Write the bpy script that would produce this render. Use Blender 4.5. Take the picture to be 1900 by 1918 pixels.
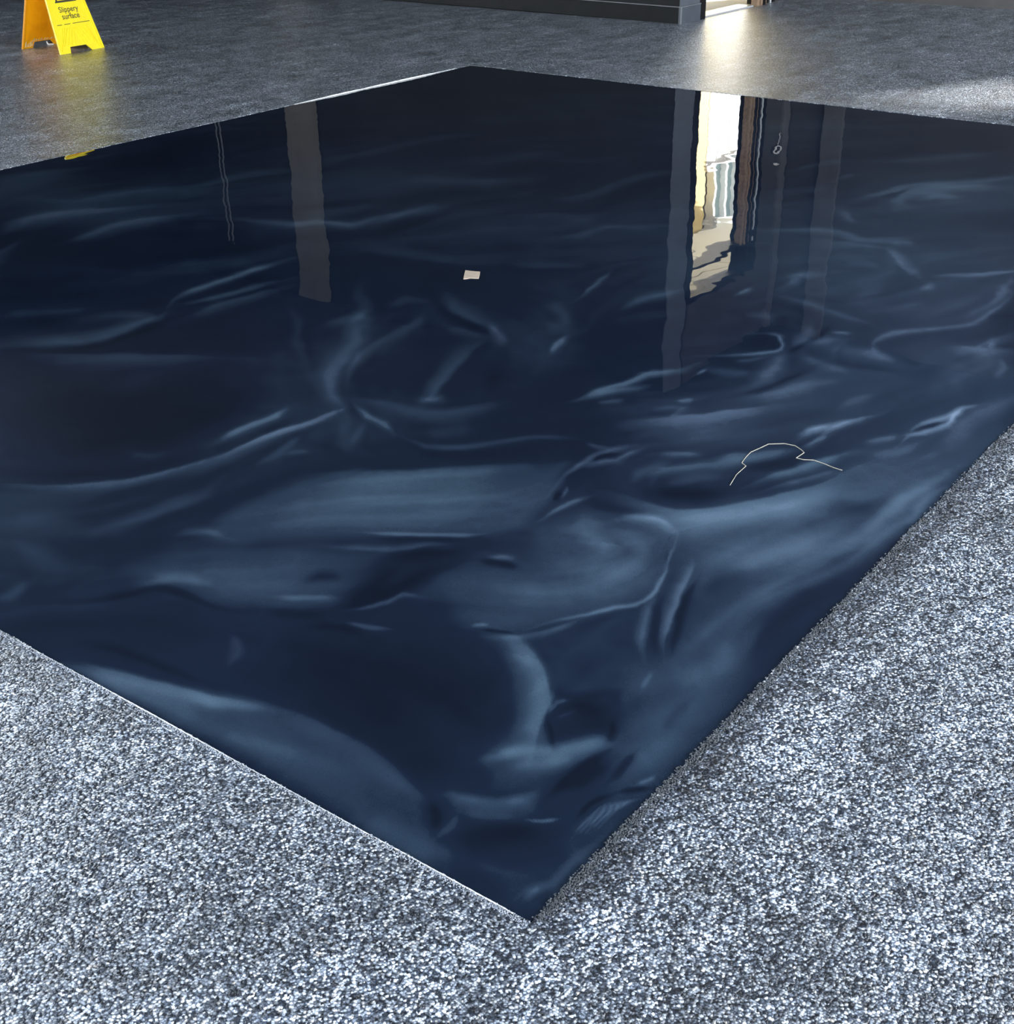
import bpy, bmesh, math, random
import numpy as np
from mathutils import Matrix, Vector
random.seed(4); RNG = np.random.default_rng(4)
for o in list(bpy.data.objects): bpy.data.objects.remove(o)
SC = bpy.context.scene
COL = SC.collection

# ------------------------------------------------------------------ camera
# world: near corner of the resin panel = origin, +x along its near-right edge, +y along its near-left edge, metres
cam = bpy.data.objects.new('camera', bpy.data.cameras.new('camera'))
COL.objects.link(cam)
cam.data.sensor_fit = 'HORIZONTAL'; cam.data.sensor_width = 36.0
cam.data.lens = 36.0 * 2399.5 / 1900.0
cam.data.clip_start = 0.05; cam.data.clip_end = 200
cam.matrix_world = Matrix(((0.60125982, 0.38271063, -0.70144081, -1.13467866),
                           (-0.7989497, 0.27378371, -0.53546416, -0.83413208),
                           (-0.01288476, 0.882369, 0.47038169, 1.45),
                           (0, 0, 0, 1)))
SC.camera = cam
# ------------------------------------------------------------------ sky, sun, daylight, exposure
SC.view_settings.view_transform = 'Standard'; SC.view_settings.look = 'None'
SC.view_settings.exposure = 0.0; SC.view_settings.gamma = 1.0
SC.view_settings.use_curve_mapping = False
SC.cycles.use_denoising = True
SC.cycles.sample_clamp_indirect = 3.0; SC.cycles.caustics_reflective = False; SC.cycles.caustics_refractive = False
SC.cycles.max_bounces = 8
W = bpy.data.worlds.new('sky'); SC.world = W; W.use_nodes = True
nt = W.node_tree; nt.nodes.clear()
sky = nt.nodes.new('ShaderNodeTexSky'); sky.sky_type = 'NISHITA'; sky.sun_disc = False
sky.sun_elevation = math.radians(31); sky.sun_rotation = math.radians(115); sky.air_density = 1.2; sky.dust_density = 2.0
bg = nt.nodes.new('ShaderNodeBackground'); bg.inputs['Strength'].default_value = 0.35
wo = nt.nodes.new('ShaderNodeOutputWorld')
nt.links.new(sky.outputs[0], bg.inputs[0]); nt.links.new(bg.outputs[0], wo.inputs[0])

SUN_DIR = Vector((-0.75, 0.35, -0.50)).normalized()
sl = bpy.data.lights.new('sun', 'SUN'); sl.energy = 31.0; sl.angle = math.radians(4); sl.color = (1.0, 0.99, 0.965)
so = bpy.data.objects.new('sun', sl); COL.objects.link(so)
so.rotation_euler = SUN_DIR.to_track_quat('-Z', 'Y').to_euler(); so.location = (14, -6, 8)

def window_light(name, loc, face, w, h, radiance, color):
    """soft daylight standing in a window opening"""
    l = bpy.data.lights.new(name, 'AREA'); l.shape = 'RECTANGLE'; l.size = w; l.size_y = h
    l.energy = radiance * math.pi * w * h; l.color = color
    o = bpy.data.objects.new(name, l); COL.objects.link(o)
    o.location = loc; o.rotation_euler = Vector(face).to_track_quat('-Z', 'Z').to_euler()
    return o
DAY = (0.84, 0.92, 1.0)
WIN_X = [(-1.9, 0.6), (0.85, 3.35), (3.6, 6.1), (6.35, 8.4), (8.65, 10.7)]      # shop windows in the right wall
LEFT_FILL_X = [(-3.2, -0.8), (-0.5, 1.9), (2.2, 4.6)]                         # unseen windows added in the left wall to brighten the far floor
window_light('window_daylight', (4.4, -3.58, 1.5), (0, 1, 0), 12.4, 2.6, 22.0, DAY)       # daylight standing behind the right wall's windows
window_light('window_daylight', (-4.28, 2.3, 1.5), (1, 0, 0), 8.2, 2.5, 33.0, DAY)        # behind the front wall's window
window_light('window_daylight', (0.7, 12.18, 1.5), (0, -1, 0), 7.6, 2.6, 14.0, DAY)        # added fill light behind the made-up left windows, for the far floor

# ------------------------------------------------------------------ helpers
def link(o, parent=None):
    COL.objects.link(o)
    if parent is not None: o.parent = parent
    return o
def mesh_obj(name, verts, faces, mat, parent=None, smooth=False):
    me = bpy.data.meshes.new(name); me.from_pydata([tuple(v) for v in verts], [], faces); me.update()
    if mat is not None: me.materials.append(mat)
    if smooth: me.polygons.foreach_set('use_smooth', [True] * len(me.polygons))
    return link(bpy.data.objects.new(name, me), parent)
def bm_obj(name, bm, mat, parent=None, smooth=False):
    me = bpy.data.meshes.new(name); bmesh.ops.recalc_face_normals(bm, faces=bm.faces); bm.to_mesh(me); bm.free()
    if mat is not None: me.materials.append(mat)
    if smooth: me.polygons.foreach_set('use_smooth', [True] * len(me.polygons))
    return link(bpy.data.objects.new(name, me), parent)
def add_box(bm, x0, x1, y0, y1, z0, z1, bevel=0.0):
    vs = [bm.verts.new(p) for p in ((x0,y0,z0),(x1,y0,z0),(x1,y1,z0),(x0,y1,z0),(x0,y0,z1),(x1,y0,z1),(x1,y1,z1),(x0,y1,z1))]
    fs = [bm.faces.new([vs[i] for i in q]) for q in ((3,2,1,0),(4,5,6,7),(0,1,5,4),(1,2,6,5),(2,3,7,6),(3,0,4,7))]
    if bevel:
        bmesh.ops.bevel(bm, geom=list({e for f in fs for e in f.edges}), offset=bevel, segments=2, affect='EDGES')
def box(name, x0, x1, y0, y1, z0, z1, mat, parent=None, bevel=0.0):
    bm = bmesh.new(); add_box(bm, x0, x1, y0, y1, z0, z1, bevel); return bm_obj(name, bm, mat, parent)
def prism(bm, foot, z0, z1):
    """vertical prism over a footprint [(x, y)...]"""
    lo = [bm.verts.new((x, y, z0)) for x, y in foot]; hi = [bm.verts.new((x, y, z1)) for x, y in foot]
    n = len(foot); bm.faces.new(lo[::-1]); bm.faces.new(hi)
    for i in range(n): bm.faces.new((lo[i], lo[(i+1) % n], hi[(i+1) % n], hi[i]))
def slab(bm, poly, depth0, depth1):
    """plate in local (u, v), thickness along w: poly extruded from depth0 to depth1"""
    lo = [bm.verts.new((u, depth0, v)) for u, v in poly]; hi = [bm.verts.new((u, depth1, v)) for u, v in poly]
    n = len(poly); bm.faces.new(lo); bm.faces.new(hi[::-1])
    for i in range(n): bm.faces.new((lo[i], hi[i], hi[(i+1) % n], lo[(i+1) % n]))
def tube(bm, pts, r, seg=8):
    pts = [Vector(p) for p in pts]; rings = []
    for i, p in enumerate(pts):
        t = (pts[min(i+1, len(pts)-1)] - pts[max(i-1, 0)]).normalized()
        a = t.cross(Vector((0, 0, 1)));  a = a.normalized() if a.length > 1e-4 else Vector((1, 0, 0)); b = t.cross(a)
        rings.append([bm.verts.new(p + r * (math.cos(2*math.pi*k/seg) * a + math.sin(2*math.pi*k/seg) * b)) for k in range(seg)])
    for q, s in zip(rings, rings[1:]):
        for k in range(seg): bm.faces.new((q[k], q[(k+1) % seg], s[(k+1) % seg], s[k]))
    bm.faces.new(rings[0][::-1]); bm.faces.new(rings[-1])
def thing(name, label, cat, loc=(0, 0, 0), group=None):
    o = bpy.data.objects.new(name, None); o.empty_display_size = 0.1; COL.objects.link(o); o.location = loc
    o['label'] = label; o['category'] = cat
    if group: o['group'] = group
    return o
def tag(o, label, cat, group=None):
    o['label'] = label; o['category'] = cat
    if group: o['group'] = group
    return o
def struct(o): o['kind'] = 'structure'; return o

# ------------------------------------------------------------------ materials
def new_mat(name):
    m = bpy.data.materials.new(name); m.use_nodes = True; nt = m.node_tree
    return m, nt, nt.nodes['Principled BSDF']
class NB:
    def __init__(self, nt): self.nt = nt
    def n(self, t, **kw):
        nd = self.nt.nodes.new(t)
        for k, v in kw.items():
            if k in nd.inputs: nd.inputs[k].default_value = v
            else: setattr(nd, k, v)
        return nd
    def l(self, a, b): self.nt.links.new(a, b)
    def coords(self, scale=(1, 1, 1), rot=(0, 0, 0)):
        g = self.n('ShaderNodeNewGeometry'); mp = self.n('ShaderNodeMapping'); mp.inputs['Scale'].default_value = scale
        mp.inputs['Rotation'].default_value = rot
        self.l(g.outputs['Position'], mp.inputs['Vector']); return mp.outputs[0]
    def noise(self, vec, scale, detail=3, rough=.5, dist=0):
        nd = self.n('ShaderNodeTexNoise'); nd.inputs['Scale'].default_value = scale; nd.inputs['Detail'].default_value = detail
        nd.inputs['Roughness'].default_value = rough; nd.inputs['Distortion'].default_value = dist
        self.l(vec, nd.inputs['Vector']); return nd.outputs['Fac']
    def ramp(self, fac, stops, interp='LINEAR'):
        nd = self.n('ShaderNodeValToRGB'); cr = nd.color_ramp; cr.interpolation = interp
        while len(cr.elements) < len(stops): cr.elements.new(0.5)
        for e, (p, c) in zip(cr.elements, stops):
            e.position = p; e.color = (*c, 1) if hasattr(c, '__len__') else (c, c, c, 1)
        self.l(fac, nd.inputs[0]); return nd.outputs[0]
    def math(self, op, a, b=None, c=None):
        nd = self.n('ShaderNodeMath'); nd.operation = op
        for i, v in enumerate((a, b, c)):
            if v is None: continue
            if isinstance(v, (int, float)): nd.inputs[i].default_value = v
            else: self.l(v, nd.inputs[i])
        return nd.outputs[0]
    def mix(self, blend, fac, a, b):
        nd = self.n('ShaderNodeMix'); nd.data_type = 'RGBA'; nd.blend_type = blend
        for s, v in ((nd.inputs[0], fac), (nd.inputs[6], a), (nd.inputs[7], b)):
            if isinstance(v, (int, float)): s.default_value = v
            elif isinstance(v, tuple): s.default_value = (*v, 1)
            else: self.l(v, s)
        return nd.outputs[2]
    def bump(self, h, strength, dist):
        nd = self.n('ShaderNodeBump'); nd.inputs['Strength'].default_value = strength; nd.inputs['Distance'].default_value = dist
        self.l(h, nd.inputs['Height']); return nd.outputs[0]
def painted(name, color, rough=.5, spec=.5, var=.15, scale=6.0, bump=0.0, metal=0.0):
    """paint / plastic with a little tonal variation and fine relief"""
    m, nt, p = new_mat(name); b = NB(nt); c = b.coords()
    f = b.noise(c, scale, 5)
    lo = tuple(v * (1 - var) for v in color); hi = tuple(min(1, v * (1 + var)) for v in color)
    b.l(b.ramp(f, [(.3, lo), (.7, hi)]), p.inputs['Base Color'])
    p.inputs['Roughness'].default_value = rough; p.inputs['Specular IOR Level'].default_value = spec; p.inputs['Metallic'].default_value = metal
    if bump: b.l(b.bump(b.noise(c, 160, 2), bump, .002), p.inputs['Normal'])
    return m

def make_floor_mat():
    m, nt, p = new_mat('quartz_floor'); b = NB(nt); c = b.coords()
    wob = b.n('ShaderNodeTexNoise'); wob.inputs['Scale'].default_value = 150; wob.inputs['Detail'].default_value = 1; b.l(c, wob.inputs['Vector'])
    cc = b.n('ShaderNodeMix'); cc.data_type = 'VECTOR'; cc.inputs[0].default_value = .0035
    b.l(c, cc.inputs[4]); b.l(wob.outputs['Color'], cc.inputs[5]); cv = cc.outputs[1]
    v = b.n('ShaderNodeTexVoronoi'); v.inputs['Scale'].default_value = 215; v.inputs['Randomness'].default_value = 1; b.l(cv, v.inputs['Vector'])
    sep = b.n('ShaderNodeSeparateColor'); b.l(v.outputs['Color'], sep.inputs[0])
    chip = b.ramp(sep.outputs[0], [(0, (.012, .018, .030)), (.25, (.04, .055, .085)), (.48, (.20, .235, .295)), (.72, (.55, .605, .69)), (.92, (.88, .91, .96)), (1, (.97, .97, .95))])
    warm = b.ramp(sep.outputs[1], [(0, (1, 1, 1)), (.9, (1, 1, 1)), (1, (1.0, .86, .72))])
    chip = b.mix('MULTIPLY', 1.0, chip, warm)
    gap = b.ramp(b.math('MULTIPLY', v.outputs['Distance'], 1.0), [(.28, (1, 1, 1)), (.72, (.10, .12, .15))])
    col = b.mix('MULTIPLY', 1.0, chip, gap)
    # finer grit between the chips
    grit = b.ramp(b.noise(c, 420, 2, .6), [(.35, .55), (.65, 1.35)])
    col = b.mix('MULTIPLY', 1.0, col, grit)
    # clumps of finer and coarser grit
    clump = b.ramp(b.noise(c, 36, 6, .82), [(.36, .42), (.5, .95), (.64, 1.8)])
    col = b.mix('MULTIPLY', 1.0, col, clump)
    # trowel clouds and wear in the coat
    cl = b.ramp(b.noise(c, 4.6, 10, .76, .4), [(.33, .45), (.5, .98), (.67, 1.7)])
    col = b.mix('MULTIPLY', 1.0, col, cl)
    st = b.ramp(b.noise(b.coords((.9, 4.5, 1), (0, 0, math.radians(35))), 1.6, 8, .68, .4), [(.33, .62), (.55, 1.0), (.70, 1.7)])
    col = b.mix('MULTIPLY', .8, col, st)
    # resin that has soaked into the grit along the near-right border of the panel
    g = b.n('ShaderNodeNewGeometry'); sx = b.n('ShaderNodeSeparateXYZ'); b.l(g.outputs['Position'], sx.inputs[0])
    d = b.math('MULTIPLY_ADD', b.noise(c, 14, 4), .05, b.math('ADD', sx.outputs['Y'], .01))
    wet = b.ramp(b.math('ADD', b.math('MULTIPLY', b.math('ABSOLUTE', d), 14), b.math('MULTIPLY', b.math('LESS_THAN', sx.outputs['X'], -.01), 1.0)), [(.0, (.25, .27, .30)), (.25, (.45, .46, .5)), (.55, (1, 1, 1))])
    col = b.mix('MULTIPLY', .8, col, wet)
    b.l(col, p.inputs['Base Color'])
    p.inputs['IOR'].default_value = 1.5; p.inputs['Diffuse Roughness'].default_value = 1.0; p.inputs['Coat Weight'].default_value = 1.0; p.inputs['Coat Roughness'].default_value = .30
    b.l(b.ramp(b.noise(c, 1.4, 5, .6), [(.3, .30), (.7, .46)]), p.inputs['Roughness'])
    h = b.math('MULTIPLY_ADD', sep.outputs[0], .35, b.math('MULTIPLY', v.outputs['Distance'], -1.0))
    h = b.math('MULTIPLY_ADD', b.noise(c, 60, 3, .65), 2.6, h)
    h = b.math('MULTIPLY_ADD', b.noise(c, 15, 4, .6), 3.2, h)
    nb_ = b.bump(h, .8, .0032); b.l(nb_, p.inputs['Normal']); b.l(b.bump(h, .5, .0022), p.inputs['Coat Normal'])
    return m
def make_resin_mat():
    """poured metallic resin: navy base, mica veils read from the 'veil' / 'tint' attributes of the pour, clear glossy top"""
    m, nt, p = new_mat('metallic_resin'); b = NB(nt); c = b.coords()
    a = b.n('ShaderNodeAttribute'); a.attribute_name = 'veil'; t = b.n('ShaderNodeAttribute'); t.attribute_name = 'tint'
    fine = b.noise(b.coords((1, 1, 1)), 7, 7, .62, 1.2)
    v = b.math('ADD', a.outputs['Fac'], b.math('MULTIPLY', b.math('SUBTRACT', fine, .5), .12))
    v = b.math('ADD', v, b.math('MULTIPLY', b.math('SUBTRACT', b.noise(c, 34, 8, .7, .6), .5), .07))
    teal = b.ramp(v, RESIN_TEAL)
    vio = b.ramp(v, RESIN_VIO)
    col = b.mix('MIX', t.outputs['Fac'], teal, vio)
    spk = b.ramp(b.noise(c, 900, 1), [(.35, .86), (.65, 1.16)])
    col = b.mix('MULTIPLY', 1.0, col, spk)
    b.l(col, p.inputs['Base Color'])
    p.inputs['Roughness'].default_value = .012; p.inputs['IOR'].default_value = 1.5
    wave = b.math('ADD', b.noise(c, 2.2, 1.5, .4), b.math('MULTIPLY', b.noise(c, 7.0, 1, .4), .16))
    b.l(b.bump(wave, 1.0, .0022), p.inputs['Normal'])
    return m
RESIN_TEAL = [(0, (.0020, .0050, .0112)), (.2, (.0050, .0112, .0245)), (.4, (.0175, .0345, .058)), (.7, (.062, .106, .148)), (1, (.16, .24, .31))]
RESIN_VIO = [(0, (.0024, .0045, .0125)), (.2, (.0068, .0106, .0270)), (.4, (.0235, .0325, .060)), (.7, (.075, .095, .157)), (1, (.19, .22, .33))]
M_FLOOR = make_floor_mat(); M_RESIN = make_resin_mat()
M_PART = painted('charcoal_wall', (.022, .0225, .024), .7, .08, .1, 3)
M_SKIRT = painted('black_skirting', (.011, .0115, .0125), .5, .15)
M_LEDGE = painted('grey_ledge', (.17, .175, .185), .4)
M_END = painted('slate_grey_paint', (.085, .095, .112), .5, .5, .08)
M_POST = painted('black_post', (.008, .008, .009), .35)
M_COLUMN = painted('taupe_plaster', (.15, .135, .115), .7, .3, .08, 5)
M_DARK = painted('dark_wall', (.055, .052, .051), .75, .1, .12, 2)
M_LEFT = painted('dark_left_wall', (.010, .010, .011), .7, .1, .12, 2)
M_STRIP = painted('dim_plaster', (.085, .08, .078), .6)
M_CEIL = painted('ceiling_paint', (.09, .093, .10), .9, .05, .08, 1.2)
M_BRONZE = painted('bronze_frame', (.30, .20, .13), .35, .5, .3, 30)
M_ALU = painted('pale_aluminium', (.62, .62, .64), .35, .5, .05, metal=.3)
M_SIDELIGHT = painted('dark_glazing', (.010, .011, .013), .12)
M_PAVE = painted('outdoor_paving', (.76, .76, .74), .8, .3, .1, 3, .3)
M_SOFFIT = painted('beige_soffit', (.88, .86, .78), .75, .3, .05, 2)
M_BLACK = painted('soffit_gap', (.02, .02, .02), .8)
M_YELLOW_WALL = painted('pale_yellow_render', (.85, .70, .36), .8, .2, .06)
M_WHITE = painted('white_cladding', (.82, .83, .83), .55, .4, .04)
M_PANE = painted('teal_pane', (.50, .66, .67), .15, .5, .05)
M_SIGN = painted('yellow_plastic', (.97, .76, .02), .38, .5, .04, 40)
M_SIGN_BACK = painted('shaded_yellow_plastic', (.97, .52, .008), .42, .5, .06, 40)  # same yellow plastic, its shaded orange look painted into the colour
def let_through(m, color, fac):
    nt = m.node_tree; tr = nt.nodes.new('ShaderNodeBsdfTranslucent'); tr.inputs[0].default_value = (*color, 1); mx = nt.nodes.new('ShaderNodeMixShader'); mx.inputs[0].default_value = fac
    p = nt.nodes['Principled BSDF']; o = nt.nodes['Material Output']; nt.links.new(p.outputs[0], mx.inputs[1]); nt.links.new(tr.outputs[0], mx.inputs[2]); nt.links.new(mx.outputs[0], o.inputs[0])
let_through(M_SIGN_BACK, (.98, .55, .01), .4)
M_SCUFF = painted('scuffed_plastic', (.80, .62, .36), .7, .3, .3, 60)
M_INK = painted('sign_print', (.05, .045, .02), .5)
M_CREAM_PATCH = painted('matte_cream', (.50, .40, .31), .7, .2, .08, 60)
M_CREAM_LINE = painted('thin_cream', (.40, .36, .29), .8, .2, .1, 60)
M_CONDUIT = painted('dull_conduit', (.16, .16, .165), .5)
M_CABLE = painted('pale_cable', (.80, .74, .72), .5)
M_EDGE_HIGHLIGHT = painted('resin_edge_highlight', (.80, .81, .82), .35, .5, .2, 80)  # pale colour standing in for the lit edge of the resin
M_GRIT = painted('loose_grit', (.20, .22, .26), .35, .5, .6, 300)
M_WETGRIT = painted('soaked_grit', (.05, .055, .062), .5, .2, .6, 300)
def make_glass():
    m = bpy.data.materials.new('clear_glass'); m.use_nodes = True; nt = m.node_tree; nt.nodes.clear()
    o = nt.nodes.new('ShaderNodeOutputMaterial'); mx = nt.nodes.new('ShaderNodeMixShader'); mx.inputs[0].default_value = .08
    tr = nt.nodes.new('ShaderNodeBsdfTransparent'); gl = nt.nodes.new('ShaderNodeBsdfGlossy'); gl.inputs['Roughness'].default_value = .01
    nt.links.new(tr.outputs[0], mx.inputs[1]); nt.links.new(gl.outputs[0], mx.inputs[2]); nt.links.new(mx.outputs[0], o.inputs[0]); return m
M_GLASS = make_glass()

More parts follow.
